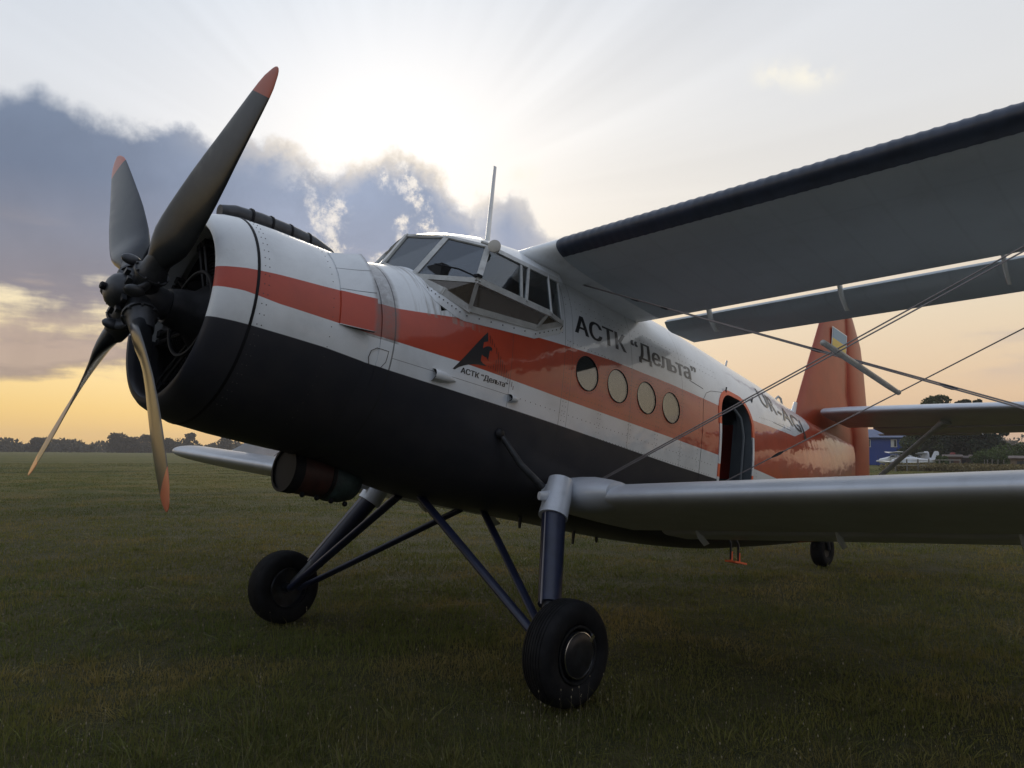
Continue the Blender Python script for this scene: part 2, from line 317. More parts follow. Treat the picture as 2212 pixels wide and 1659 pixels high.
# ------------------------------------------------------------------ mesh helpers
def link(name, me, material=None, parent=None, loc=(0, 0, 0), smooth=40):
    o = bpy.data.objects.new(name, me); COL.objects.link(o)
    if material is not None and not me.materials: me.materials.append(material)
    if smooth:
        me.polygons.foreach_set('use_smooth', [True]*len(me.polygons)); me.set_sharp_from_angle(angle=radians(smooth))
    o.location = loc
    if parent is not None: o.parent = parent
    return o
def mesh(name, V, F):
    me = bpy.data.meshes.new(name); me.from_pydata([tuple(v) for v in V], [], F); me.update()
    bm = bmesh.new(); bm.from_mesh(me); bmesh.ops.recalc_face_normals(bm, faces=bm.faces); bm.to_mesh(me); bm.free()
    return me
class MB:
    def __init__(s): s.V = []; s.F = []
    def add(s, V, F):
        n = len(s.V); s.V += [tuple(v) for v in V]; s.F += [tuple(i+n for i in f) for f in F]; return s
    def box(s, c, d, R=None):
        P = [Vector((i*d[0]/2, j*d[1]/2, k*d[2]/2)) for i in (-1, 1) for j in (-1, 1) for k in (-1, 1)]
        if R is not None: P = [R @ q for q in P]
        P = [q+Vector(c) for q in P]
        return s.add(P, [(0, 1, 3, 2), (4, 6, 7, 5), (0, 4, 5, 1), (2, 3, 7, 6), (0, 2, 6, 4), (1, 5, 7, 3)])
    def loft(s, rings, closed=True, caps=True):
        n = len(rings[0]); V = [q for r in rings for q in r]; F = []
        for i in range(len(rings)-1):
            for j in range(n if closed else n-1):
                k = (j+1) % n; F.append((i*n+j, i*n+k, (i+1)*n+k, (i+1)*n+j))
        if caps and closed: F += [tuple(range(n)), tuple(range((len(rings)-1)*n, len(rings)*n))]
        return s.add(V, F)
    def tube(s, pts, r, n=10, flat=1., up=None, caps=True):
        pts = [Vector(q) for q in pts]; R = []
        rs = r if isinstance(r, (list, tuple)) else [r]*len(pts)
        prev = None
        for i, q in enumerate(pts):
            d = (pts[min(i+1, len(pts)-1)]-pts[max(i-1, 0)]).normalized()
            a = Vector(up) if up is not None else (prev if prev is not None else (Vector((0, 0, 1)) if abs(d.z) < .9 else Vector((1, 0, 0))))
            a = (a-d*a.dot(d)).normalized(); prev = a; b = d.cross(a)
            R.append([q+a*rs[i]*cos(t)+b*rs[i]*flat*sin(t) for t in [2*pi*k/n for k in range(n)]])
        return s.loft(R, caps=caps)
    def revx(s, prof, n=48, yc=0., zc=0., a0=0., a1=2*pi, full=True):
        m = n if full else n+1
        R = [[(x, yc+r*sin(a0+(a1-a0)*k/n), zc+r*cos(a0+(a1-a0)*k/n)) for k in range(m)] for x, r in prof]
        return s.loft(R, closed=full, caps=False)
    def revaxis(s, c, ax, prof, n=32):
        ax = Vector(ax).normalized(); a = Vector((0, 0, 1)) if abs(ax.z) < .9 else Vector((1, 0, 0)); a = (a-ax*a.dot(ax)).normalized(); b = ax.cross(a); c = Vector(c)
        return s.loft([[c+ax*h+(a*cos(2*pi*k/n)+b*sin(2*pi*k/n))*r for k in range(n)] for h, r in prof], caps=False)
    def ball(s, c, r, n=10, sc=(1, 1, 1)):
        return s.loft([[(c[0]+sc[0]*r*sin(p)*cos(2*pi*k/n), c[1]+sc[1]*r*sin(p)*sin(2*pi*k/n), c[2]+sc[2]*r*cos(p)) for k in range(n)] for p in [.02+(pi-.04)*i/(n//2+2) for i in range(n//2+3)]])
    def obj(s, name, m, parent=None, loc=(0, 0, 0), smooth=40): return link(name, mesh(name, s.V, s.F), m, parent, loc, smooth)
def tag(o, label=None, cat=None, group=None, kind=None):
    for k, v in (('label', label), ('category', cat), ('group', group), ('kind', kind)):
        if v: o[k] = v
    return o
def empty(name, loc=(0, 0, 0), rz=0, **k):
    o = bpy.data.objects.new(name, None); COL.objects.link(o); o.location = loc; o.rotation_euler = (0, 0, rz); o.empty_display_size = .3
    return tag(o, **k)
def copy_tree(o, parent=None):
    c = o.copy(); COL.objects.link(c); c.parent = parent
    for ch in [q for q in bpy.data.objects if q.parent == o]: copy_tree(ch, c)
    return c
def evalmesh(o):
    dg = bpy.context.evaluated_depsgraph_get(); dg.update()
    return bpy.data.meshes.new_from_object(o.evaluated_get(dg), depsgraph=dg)

# ------------------------------------------------------------------ aircraft frame
BP = 0.1857; HUB = Vector((-2.0904, 0, 2.6807))
EX = Vector((cos(BP), 0, -sin(BP))); EZ = Vector((sin(BP), 0, cos(BP)))
OFF = Vector((EX.dot(HUB), 0, EZ.dot(HUB)))
def w2b(w):
    d = Vector(w)-HUB; return Vector((EX.dot(d), d.y, EZ.dot(d)))
plane = empty('biplane', (0, 0, 0), label='large orange, white and black biplane with a four-blade propeller parked on the grass', cat='aircraft')
plane.rotation_euler = (0, BP, 0)
def P(mb, name, m, parent=None, smooth=40, label=None):
    o = mb.obj(name, m, parent or plane, OFF if parent is None else (0, 0, 0), smooth)
    if label: o['label'] = label
    return o
# fuselage section table: x, half width, z of widest point, top, bottom, exponents
ST = [(1.40, .790, 0., .775, -.78, 2.0, 2.0), (1.80, .825, 0., .87, -.84, 2.1, 2.2), (2.2, .862, -.03, 1.00, -.905, 2.3, 2.5), (2.6, .88, -.06, 1.2, -.935, 2.5, 2.9),
      (3.1, .89, -.1, 1.44, -.945, 2.75, 3.2), (3.6, .89, -.1, 1.48, -.945, 2.8, 3.4), (5.2, .89, -.1, 1.45, -.955, 2.8, 3.4), (6.0, .885, -.1, 1.43, -.94, 2.6, 3.3), (6.8, .85, -.05, 1.41, -.88, 2.4, 3.),
      (7.6, .76, .05, 1.395, -.78, 2.3, 2.8), (8.5, .63, .12, 1.34, -.66, 2.2, 2.7), (9.4, .47, .2, 1.31, -.53, 2.1, 2.6), (10.3, .31, .3, 1.30, -.40, 2.1, 2.6), (11.0, .17, .35, 1.30, -.28, 2.2, 2.6), (11.42, .09, .4, 1.30, -.20, 2.4, 2.6)]
def pch(xs, ys, x):
    n = len(xs)
    if x <= xs[0]: return ys[0]
    if x >= xs[-1]: return ys[-1]
    d = [(ys[i+1]-ys[i])/(xs[i+1]-xs[i]) for i in range(n-1)]
    m = [d[0]]+[0 if d[i-1]*d[i] <= 0 else 2*d[i-1]*d[i]/(d[i-1]+d[i]) for i in range(1, n-1)]+[d[-1]]
    i = max(j for j in range(n-1) if xs[j] <= x); h = xs[i+1]-xs[i]; t = (x-xs[i])/h
    return (1+2*t)*(1-t)**2*ys[i]+t*(1-t)**2*h*m[i]+t*t*(3-2*t)*ys[i+1]+t*t*(t-1)*h*m[i+1]
SX = [s[0] for s in ST]; SCC = [[s[k] for s in ST] for k in range(1, 7)]
def sec(x): return [pch(SX, c, x) for c in SCC]
CW = [(.30, .70), (.36, .725), (.45, .745), (.7, .763), (1.0, .772), (1.25, .775), (1.40, .790)]
def ysurf(x, z):
    if x < 1.4:
        r = pch([c[0] for c in CW], [c[1] for c in CW], x); return sqrt(max(0, r*r-(z+.01)**2))
    Wd, zc, T, Bm, nt, nb = sec(x)
    t = (z-zc)/(T-zc) if z > zc else (zc-z)/(zc-Bm); n = nt if z > zc else nb
    return Wd*(max(0, 1-min(1, t)**n))**(1/n)
def ring(x, n=96, inset=0.):
    Wd, zc, T, Bm, nt, nb = sec(x); R = []
    for k in range(n):
        a = 2*pi*k/n; c, s = cos(a), sin(a); e = nt if s > 0 else nb
        R.append((x, (Wd-inset)*abs(c)**(2/e)*(1 if c > 0 else -1), zc+((T-zc-inset) if s > 0 else (zc-Bm-inset))*abs(s)**(2/e)*(1 if s > 0 else -1)))
    return R
xs = [1.40, 1.45, 1.5]+[1.6+.1*i for i in range(99)]
xs = [x for x in xs if x < 11.42]+[11.42]
fm = MB().loft([ring(x) for x in xs])
fus = fm.obj('fuselage_solid', LIV, smooth=0)
cut = []
def cutter(mb, m):
    o = mb.obj('cutter', m, smooth=0); cut.append(o); return o
def prism_y(poly, y0, y1): # polygon in x,z
    n = len(poly); V = [(x, y0, z) for x, z in poly]+[(x, y1, z) for x, z in poly]
    return MB().add(V, [tuple(range(n)), tuple(range(n, 2*n))]+[(i, (i+1) % n, (i+1) % n+n, i+n) for i in range(n)])
DX0, DX1, DZ0, DZ1 = 5.885, 6.625, -.44, .80
def door_poly(g=0., n=10):
    x0, x1, z1, r = DX0-g, DX1+g, DZ1+g, .26+g
    P_ = [(x0, DZ0-g), (x1, DZ0-g)]
    P_ += [(x1-r+r*cos(a), z1-r+r*sin(a)) for a in [pi/2*k/n for k in range(n+1)]]
    P_ += [(x0+r-r*sin(a), z1-r+r*cos(a)) for a in [pi/2*k/n for k in range(n+1)]]
    return P_
PORTS = [3.555, 4.007, 4.468, 4.894]
cutter(prism_y([(1.90, 2.2), (1.90, .78), (1.98, .67), (2.06, .585), (2.13, .515), (2.85, .575), (3.14, .69), (3.13, 1.0), (3.13, 2.2)], -1.4, 1.4), M['inside'])
cutter(MB().box((2.5, 0, .45), (1.16, 1.50, .9)), M['inside'])
cutter(MB().box((5.08, 0, .20), (3.64, 1.26, 1.36)), M['greyin'])
cutter(prism_y(door_poly(), -1.3, -.58), M['greyin'])
for px_ in PORTS:
    cutter(MB().revaxis((px_, -1.2, .365), (0, 1, 0), [(0, .001), (0, .152), (.62, .152), (.62, .001)], 40), M['inside'])
for c in cut:
    md = fus.modifiers.new('b', 'BOOLEAN'); md.object = c; md.operation = 'DIFFERENCE'; md.solver = 'EXACT'; md.material_mode = 'TRANSFER'
fme = evalmesh(fus)
for c in cut: bpy.data.objects.remove(c)
bpy.data.objects.remove(fus)
fuse = link('fuselage', fme, None, plane, OFF, 28)
fuse['label'] = 'white, orange and black riveted fuselage'

# nose cowling: rounded lip ring, side skin with inner wall
lip = [(.44, .640), (.34, .615), (.27, .602), (.235, .604), (.215, .618), (.212, .640), (.225, .665), (.255, .690), (.30, .708), (.36, .729), (.44, .744)]
P(MB().revx([(x, r) for x, r in lip], 96, 0, -.01), 'cowling_lip', LIV)
cow = [(.46, .700), (.446, .741), (.455, .7465), (.7, .763), (1.0, .772), (1.25, .775), (1.31, .772), (1.31, .74), (.46, .700)]
cowling = P(MB().revx(cow, 96, 0, -.01), 'cowling', LIV)
P(MB().revx([(.438, .741), (.438, .7475), (.456, .7495), (.456, .741)], 96, 0, -.01), 'cowling_strap', M['black'])
P(MB().revx([(.5, .69), (1.42, .69), (1.42, .05)], 48, 0, -.01), 'firewall', M['black'])
P(MB().revx([(1.25, .760), (1.42, .786)], 64, 0, -.01), 'cowling_skirt', LIV)
P(MB().revx([(1.502, .792), (1.502, .797), (1.511, .799), (1.511, .79)], 96, 0, .0), 'firewall_strap', M['black'])
# cooling gills at the back of the cowling (port and starboard), three plates a side
def gill(a0, a1, side):
    n = 6; mb = MB(); top = []; bot = []
    for x, r in ((1.055, .781), (1.18, .822), (1.30, .868)):
        top.append([(x, side*r*sin(a0+(a1-a0)*k/n), -.01+r*cos(a0+(a1-a0)*k/n)) for k in range(n+1)])
        bot.append([(x, side*(r-.012)*sin(a0+(a1-a0)*k/n), -.01+(r-.012)*cos(a0+(a1-a0)*k/n)) for k in range(n+1)])
    R = [t+b[::-1] for t, b in zip(top, bot)]
    return mb.loft(R)
for sd in (-1, 1):
    for a0, a1 in ((radians(34), radians(50)), (radians(50.4), radians(64.6)), (radians(65), radians(85))):
        P(gill(a0, a1, sd), 'cowl_gill', LIV)
for sd in (-1, 1): P(gill(radians(35), radians(85), sd), 'gill_slot_shade', M['black']).scale = (1, .972, .972)  # black sheet under the gills, paints the shade in their slot
# access panel outlines and small hatches on the nose, raised a little
def surf_strip(pts, w, m, name, lift=.002, parent=None):
    """thin raised strip following the port side through x,z points"""
    mb = MB(); L = []
    for i, (x, z) in enumerate(pts):
        a = pts[max(i-1, 0)]; b = pts[min(i+1, len(pts)-1)]; d = Vector((b[0]-a[0], b[1]-a[1])).normalized(); nx, nz = -d.y*w/2, d.x*w/2
        L.append([(x+nx, -ysurf(x+nx, z+nz)+.002, z+nz), (x+nx, -ysurf(x+nx, z+nz)-lift, z+nz), (x-nx, -ysurf(x-nx, z-nz)-lift, z-nz), (x-nx, -ysurf(x-nx, z-nz)+.002, z-nz)])
    return P(mb.loft(L), name, m, parent)
def dens(pts, step=.04):
    o = []
    for a, b in zip(pts[:-1], pts[1:]):
        n = max(1, int(math.hypot(b[0]-a[0], b[1]-a[1])/step))
        o += [(a[0]+(b[0]-a[0])*k/n, a[1]+(b[1]-a[1])*k/n) for k in range(n)]
    return o+[pts[-1]]
surf_strip(dens([(1.38, -.02), (1.34, -.05), (1.33, -.10), (1.345, -.145)]), .004, M['rivet'], 'hatch_edge')
surf_strip(dens([(1.38, -.02), (1.475, -.02), (1.47, -.10), (1.44, -.15)]), .004, M['rivet'], 'hatch_edge')
# carburettor intake duct along the top
tp = [(.40, 0, .775), (.50, 0, .795), (.7, 0, .812), (.95, 0, .815), (1.15, 0, .805), (1.30, 0, .775), (1.42, 0, .74)]
intk = P(MB().tube(tp, [.05, .068, .075, .078, .078, .07, .04], 14), 'air_intake_duct', M['dark'])
for x, z in ((.62, .806), (.78, .814), (.94, .815), (1.1, .809)):
    P(MB().revaxis((x, 0, z), (1, 0, 0), [(-.008, .05), (-.008, .083), (.008, .083), (.008, .05)], 18), 'duct_band', M['black'], intk)
# engine
eng = P(MB().revx([(.19, .001), (.19, .12), (.26, .14), (.36, .16), (.44, .24), (.72, .26), (.72, .001)], 36), 'crankcase', M['engine'])
P(MB().revx([(.74, .01), (.74, .69)], 36), 'engine_baffle', M['black'])
cyl = MB()
for k in range(9): cyl.revaxis((0, 0, 0), (0, 0, 1), [(.26+.035*k, .10), (.28+.035*k, .10)], 14) if False else None
prof = [(.24, .075)]
for k in range(11): prof += [(.27+.028*k, .075), (.27+.028*k, .10), (.278+.028*k, .10), (.278+.028*k, .075)]
prof += [(.60, .09), (.62, .05), (.62, .001)]
cb = MB().revaxis((.57, 0, 0), (0, 0, 1), prof, 16)
cb.tube([(.47, -.03, .22), (.42, -.035, .58)], .014, 6); cb.tube([(.47, .03, .22), (.42, .035, .58)], .014, 6)
cb.box((.44, -.035, .6), (.07, .05, .06)); cb.box((.44, .035, .6), (.07, .05, .06))
cme = mesh('cylinder', cb.V, cb.F)
for k in range(9):
    o = link('engine_cylinder', cme, M['engine'], eng, (0, 0, 0), 35); o.rotation_euler = (2*pi*(k+.5)/9, 0, 0)
# ignition ring
rg = MB().tube([(.36, .30*sin(2*pi*k/40), .30*cos(2*pi*k/40)) for k in range(41)], .013, 6)
P(rg, 'ignition_ring', M['black'], eng)

# ------------------------------------------------------------------ propeller
hubm = MB().revx([(.19, .001), (.19, .10), (.12, .115), (.02, .125), (-.04, .115), (-.06, .10)], 36)
prop = P(hubm, 'propeller', M['dark'])
prop['label'] = 'four-blade propeller with dark hub and orange tips'
P(MB().revx([(-.05, .10), (-.06, .116), (-.11, .120), (-.145, .114), (-.175, .095), (-.195, .066), (-.205, .030), (-.205, .001)], 36), 'hub_dome', M['dark'], prop)
P(MB().revx([(-.20, .026), (-.228, .027), (-.236, .020), (-.236, .001)], 8), 'dome_plug', M['black'], prop)
P(MB().revx([(-.085, .118), (-.085, .124), (-.10, .124), (-.10, .118)], 36), 'dome_band', M['black'], prop)
PH = -0.8356
rs = [.30, .36, .42, .48, .56, .66, .78, .92, 1.06, 1.2, 1.34, 1.46, 1.56, 1.64, 1.70, 1.74, 1.77, 1.79, 1.80]
def lerp(x, tb): 
    for (a, b), (c, d) in zip(tb[:-1], tb[1:]):
        if x <= c: return b+(d-b)*(x-a)/(c-a)
    return tb[-1][1]
CH = [(.30, .15), (.36, .19), (.42, .245), (.48, .282), (.56, .304), (.66, .315), (.78, .318), (.92, .318), (1.06, .300), (1.2, .276), (1.34, .248), (1.46, .222), (1.56, .198), (1.64, .174), (1.70, .146), (1.74, .110), (1.77, .082), (1.79, .052), (1.80, .02)]
TH = [(.30, .13), (.36, .125), (.42, .105), (.48, .085), (.56, .052), (.66, .038), (.8, .030), (1.06, .023), (1.34, .017), (1.6, .012), (1.8, .004)]
BT = [(.30, 44), (.6, 31), (.9, 22), (1.2, 16.5), (1.5, 13), (1.8, 11)]
def blade():
    R = []
    for r in rs:
        c, t, be = pch([q[0] for q in CH], [q[1] for q in CH], r), lerp(r, TH), radians(lerp(r, BT))
        cd = Vector((-sin(be), cos(be), 0)); nd = Vector((cos(be), sin(be), 0)); N = 28; rg_ = []
        blend = min(1, max(0, (r-.30)/.25))
        for k in range(N):
            a = 2*pi*k/N; xi = cos(a); et = sin(a)
            ww = t/2*(abs(et)**.9)*(1-.25*xi*blend)
            if et > 0: ww *= (1-.75*blend)     # flat rear face
            else: ww *= (1+.55*blend)
            rg_.append(cd*(xi*c/2)+nd*(ww*(1 if et > 0 else -1))+Vector((0, 0, r)))
        R.append(rg_)
    return MB().loft(R)
bme = None
bl = blade(); bme = mesh('blade', bl.V, bl.F)
cuff = MB().revaxis((0, 0, 0), (0, 0, 1), [(.08, .085), (.15, .088), (.17, .098), (.22, .098), (.24, .085), (.31, .078), (.36, .068)], 24)
cuff.tube([(-.01, -.08, .17), (-.06, -.14, .155), (-.085, -.155, .15)], [.04, .045, .04], 12, .55)      # counterweight arm
cuff.ball((-.10, -.165, .145), .055, 12, (1.2, .6, .8))
cuff.revaxis((0, 0, 0), (0, 0, 1), [(.195, .09), (.195, .112), (.212, .112), (.212, .09)], 28)
for k_ in range(8): cuff.ball((.105*cos(k_*pi/4+.3), .105*sin(k_*pi/4+.3), .216), .010, 6)
for k_ in range(2): cuff.box((-.118, .045*(2*k_-1), .11), (.03, .025, .09))
cuffme = mesh('cuff', cuff.V, cuff.F)
for k in range(4):
    a = PH+k*pi/2
    b = link('blade', bme, M['prop'], prop, (0, 0, 0), 60); b.rotation_euler = (-a, 0, 0)
    c = link('blade_root', cuffme, M['dark'], prop, (0, 0, 0), 45); c.rotation_euler = (-a, 0, 0)

# ------------------------------------------------------------------ cockpit
CT, CB_ = (2.01, 0, 1.23), (1.825, 0, .905)
def mir(p): return (p[0], -p[1], p[2])
P1T, P1B = (2.12, -.42, 1.18), (1.835, -.43, .735)
P2T, SF = (2.29, -.75, 1.10), (2.065, -.95, .70)
SR, RT, RC = (2.88, -.95, .705), (3.12, -.85, 1.04), (3.15, -.865, .71)
RM = (3.10, -.79, 1.09)
AP, LR, LFC = (2.12, -.842, .505), (2.85, -.868, .575), (1.93, -.725, .60)
M1T, M1B = (2.66, -.765, 1.095), (2.55, -.95, .703)
M2T, M2B = (2.98, -.79, 1.09), (2.93, -.94, .71)
def pane(pts, name, m, parent, sd=1, th=.006, inset=0.):
    pts = [Vector(q if sd > 0 else mir(q)) for q in pts]; c = sum(pts, Vector())/len(pts)
    pts = [q+(c-q)*inset for q in pts]
    n = Vector((0, 0, 0))
    for i in range(len(pts)): n += (pts[i]-c).cross(pts[(i+1) % len(pts)]-c)
    n.normalize(); k = len(pts)
    V = [q-n*th/2 for q in pts]+[q+n*th/2 for q in pts]
    return P(MB().add(V, [tuple(range(k)), tuple(range(k, 2*k))]+[(i, (i+1) % k, (i+1) % k+k, i+k) for i in range(k)]), name, m, parent, smooth=0)
def bar(a, b, w, d, name, parent, sd=1, m=None):
    a, b = Vector(a if sd > 0 else mir(a)), Vector(b if sd > 0 else mir(b))
    dr = (b-a).normalized(); out = Vector(((a+b)/2).xyz)-Vector((2.6, 0, .7)); out = (out-dr*out.dot(dr)).normalized(); s2 = dr.cross(out)
    mb = MB(); R = []
    for q in (a-dr*w*.25, b+dr*w*.25): R.append([q+s2*w/2+out*d/2, q-s2*w/2+out*d/2, q-s2*w/2-out*d/2, q+s2*w/2-out*d/2])
    return P(mb.loft(R), name, m or M['frame'], parent, smooth=0)
# roof
rows = []
for x, zs in ((0., None), (2.62, [(0, 1.45), (.2, 1.425), (.4, 1.345), (.55, 1.265), (.68, 1.17), (.755, 1.098)]), (3.16, [(0, 1.50), (.2, 1.485), (.4, 1.42), (.6, 1.32), (.74, 1.20), (.81, 1.085)])):
    if zs is None:
        r = [(2.0, 0, 1.235), (2.03, .15, 1.222), (2.07, .3, 1.205), (2.12, .42, 1.185), (2.20, .60, 1.145), (2.29, .755, 1.10)]
    else: r = [(x, y, z) for y, z in zs]
    rows.append(r)
mid = []
for k in range(6):
    a, b = Vector(rows[0][k]), Vector(rows[1][k]); q = a.lerp(b, .4); q.z += .035*(1-k/5); mid.append(tuple(q))
rows.insert(1, mid)
rows = [[(x, -y, z) for x, y, z in r[::-1]]+r[1:] for r in rows]
Vr = [q for r in rows for q in r]; Vi = [(x, y, z-.03) for x, y, z in Vr]; n_ = 11
Fr = [(i*n_+j, i*n_+j+1, (i+1)*n_+j+1, (i+1)*n_+j) for i in range(3) for j in range(n_-1)]
canopy = P(MB().add(Vr, Fr).add(Vi, [f[::-1] for f in Fr]), 'cockpit_roof', M['white'], smooth=50)
canopy['label'] = 'white rounded cockpit roof with glazed sides'
for sd in (1, -1):
    G = M['glass']; BG = M['bulge']
    pane([CB_, P1B, P1T, CT], 'windscreen_pane', G, canopy, sd); pane([P1B, SF, P2T, P1T], 'windscreen_pane', G, canopy, sd)
    pane([SF, M1B, M1T, P2T], 'side_window_pane', G, canopy, sd); pane([M1B, M2B, M2T, M1T], 'side_window_pane', G, canopy, sd)
    pane([M2B, RC, RM, M2T], 'side_window_pane', G, canopy, sd)
    pane([P1B, LFC, AP, SF], 'lower_bulge_pane', BG, canopy, sd); pane([SF, AP, LR, SR], 'lower_bulge_pane', BG, canopy, sd); pane([SR, LR, RC], 'lower_bulge_pane', BG, canopy, sd)
    for a, b, w in ((P1B, P1T, .045), (SF, P2T, .045), (P1B, SF, .04), (CT, P1T, .035), (P1T, P2T, .035), (P2T, RM, .05), (SF, SR, .05), (SR, RC, .035),
                    (SF, AP, .03), (SR, LR, .03), (AP, LR, .05), (P1B, LFC, .055), (LFC, AP, .06), (LR, RC, .05), (M1B, M1T, .022), (M2B, M2T, .02), (RC, RM, .02), (CB_, P1B, .035)):
        bar(a, b, w, .025, 'window_frame', canopy, sd)
    bar((2.60, -.955, .71), (2.74, -.785, 1.075), .016, .03, 'sliding_window_frame', canopy, sd)
bar(CB_, CT, .045, .03, 'window_frame', canopy)
# riveted flange that closes the bulged glazing onto the skin
for sd in (1, -1):
    top_ = [P1B, LFC, AP, LR, RC, (3.2, -.83, .76)]; L = []
    for a_, b_ in zip(top_[:-1], top_[1:]):
        for k in range(6):
            q = Vector(a_).lerp(Vector(b_), k/6); L.append(q)
    L.append(Vector(top_[-1])); R_ = []
    for i, q in enumerate(L):
        dz = .05+.045*sin(pi*min(1, i/6)*.5); dx = -.05 if q.x < 2.1 else 0.
        bx_, bz2 = q.x+dx, q.z-dz
        B = Vector((bx_, -ysurf(bx_, bz2)-.003, bz2)); I = Vector((bx_, -ysurf(bx_, bz2)+.02, bz2)); q = q+Vector((0, -.004, -.004))
        R_.append([tuple(v if sd > 0 else (v[0], -v[1], v[2])) for v in (q, B, I, q+Vector((0, .02, 0)))])
    P(MB().loft(R_), 'glazing_flange', M['white'], canopy, smooth=30)
    if sd > 0:
        fb = MB()
        for i in range(1, len(R_)-1):
            q, B = Vector(R_[i][0]), Vector(R_[i][1]); c = q.lerp(B, .55); fb.ball((c.x, c.y-.002, c.z), .0055, 6)
        P(fb, 'flange_screws', M['rivet'], canopy)['kind'] = 'stuff'
# wiper, lamp, mast, cockpit interior
P(MB().tube([(2.08, -.93, .735), (1.98, -.80, .79), (1.90, -.60, .835)], .007, 6), 'windscreen_wiper', M['black'], canopy)
P(MB().box((2.06, -.95, .735), (.05, .05, .02)), 'wiper_motor', M['black'], canopy)
P(MB().revaxis((2.26, -.86, 1.075), (-.75, -.6, -.05), [(-.09, .015), (-.06, .04), (0, .052), (.01, .052), (.012, .048), (.012, .001)], 20), 'landing_lamp', M['lamp'], canopy)
P(MB().tube([(2.22, -.74, 1.12), (2.28, -.84, 1.09)], .012, 6), 'lamp_bracket', M['frame'], canopy)
P(MB().tube([(2.93, 0, 1.46), (2.875, 0, 2.29)], [.030, .020], 12, .45, up=(1, 0, 0)), 'antenna_mast', M['white'])
P(MB().tube([(7.28, 0, 1.36), (7.34, 0, 1.60)], [.03, .018], 10, .4, up=(1, 0, 0)), 'rear_antenna', M['white'])
P(MB().tube([(8.72, 0, 1.33), (8.74, 0, 1.43), (8.80, 0, 1.475), (8.88, 0, 1.46), (8.92, 0, 1.40), (8.92, 0, 1.31)], .016, 8), 'towing_loop', M['frame'])
P(MB().box((1.99, 0, .72), (.12, 1.3, .26)), 'instrument_panel', M['black'])
for sy in (-.38, .38):
    P(MB().box((2.62, sy, .35), (.42, .44, .1)).box((2.84, sy, .68), (.09, .44, .62), Matrix.Rotation(.15, 3, 'Y')).box((2.88, sy, 1.03), (.07, .24, .12)), 'pilot_seat', M['inside'])
P(MB().tube([(2.2, -.38, .3), (2.25, -.38, .72)], .02, 8).tube([(2.25, -.38+.16*cos(t), .76+.12*sin(t)) for t in [pi*k/8 for k in range(9)]], .014, 6), 'control_yoke', M['black'])

# ------------------------------------------------------------------ wings
def airfoil(xf, th, cam=.03):
    t = th*5*(.2969*sqrt(max(xf, 0))-.1260*xf-.3516*xf**2+.2843*xf**3-.1015*xf**4)
    c = cam*(1-(2*xf-.7)**2/1.69) if xf > .35 else cam*(1-((.35-xf)/.35)**2)
    return t, c
def wing_ring(y, xle, zle, chord, th, tw, f0, f1, n=30, blunt=False):
    up, lo = [], []
    for k in range(n+1):
        u = k/n; xf = f0+(f1-f0)*(u**1.9 if f0 == 0 else u)
        t, c = airfoil(xf, th); zc = c-xf*tw
        zl = zc-t
        if f0 == 0 and f1 < 1 and xf > .665: q = (xf-.665)/(f1-.665); zl = zl+(zc+t-.004-zl)*q*q*(3-2*q)
        up.append((xle+xf*chord, y, zle+(zc+t)*chord)); lo.append((xle+xf*chord, y, zle+zl*chord))
    return up[::-1]+lo[1 if f0 == 0 else 0:]
UX, UZ, UD, UC, UT, UTW = 2.85, 1.262, .049, 2.40, .135, .072
LX, LZ, LD, LC, LT_, LTW = 3.20, -.842, .063, 2.0, .125, .052
def uz(y): return UZ+UD*abs(y)
def lz(y): return LZ+LD*abs(y)
def panel(ys, X, zf, Cc, T, TW, f0, f1, name, m, taper=None, sm=65):
    R = []
    for i, y in enumerate(ys):
        k = 1.
        if taper and abs(y) > taper[0]: k = sqrt(max(.02, 1-((abs(y)-taper[0])/(taper[1]-taper[0]))**2))
        xo = X+(1-k)*Cc*.45
        R.append(wing_ring(y, xo, zf(y)+.0, Cc*k, T*(k**.5 if k < 1 else 1), TW, f0, f1))
    return P(MB().loft(R), name, m, smooth=sm)
def fr(a, b, n): return [a+(b-a)*k/n for k in range(n+1)]
tipu = [-8.6, -8.75, -8.88, -8.98, -9.05, -9.085]
panel([-.96, -.3, .3, .96], UX, uz, UC, UT, UTW, 0, .745, 'wing_centre_section', M['white'])
for sd in (-1, 1):
    pan = panel([sd*v for v in fr(.962, 8.45, 30)]+[-sd*v for v in tipu], UX, uz, UC, UT, UTW, 0, .745, 'upper_wing', M['fabric'], (8.45, 9.1))
    pan['label'] = 'upper wing panel with black de-icing boot'
def flap(X, zf, Cc, T, TW, y0, y1, f0, f1, drop, name, m, back=0., lift=0.):
    R = []
    for y in fr(y0, y1, 8):
        up, lo = [], []
        for k in range(13):
            u = k/12; xf = f0+(f1-f0)*u
            t, c = airfoil(xf, T); zc = c-xf*TW
            t = t*.92; zc += lift; sh = sqrt(min(1, u/.22)) if u < .22 else 1
            tt = t*sh
            zz = zc-drop*(1-u*.75)
            up.append((X+xf*Cc+back, y, zf(y)+(zz+tt*1.0)*Cc)); lo.append((X+xf*Cc+back, y, zf(y)+(zz-tt)*Cc))
        R.append(up[::-1]+lo)
    return P(MB().loft(R), name, m)
for sd in (-1, 1):
    flap(UX, uz, UC, UT, UTW, sd*.84, sd*4.9, .765, 1.0, .022, 'wing_flap', M['fabric'], 0., .0175)
    flap(UX, uz, UC, UT, UTW, sd*4.93, sd*8.55, .765, 1.0, .022, 'aileron', M['fabric'], 0., .0175)
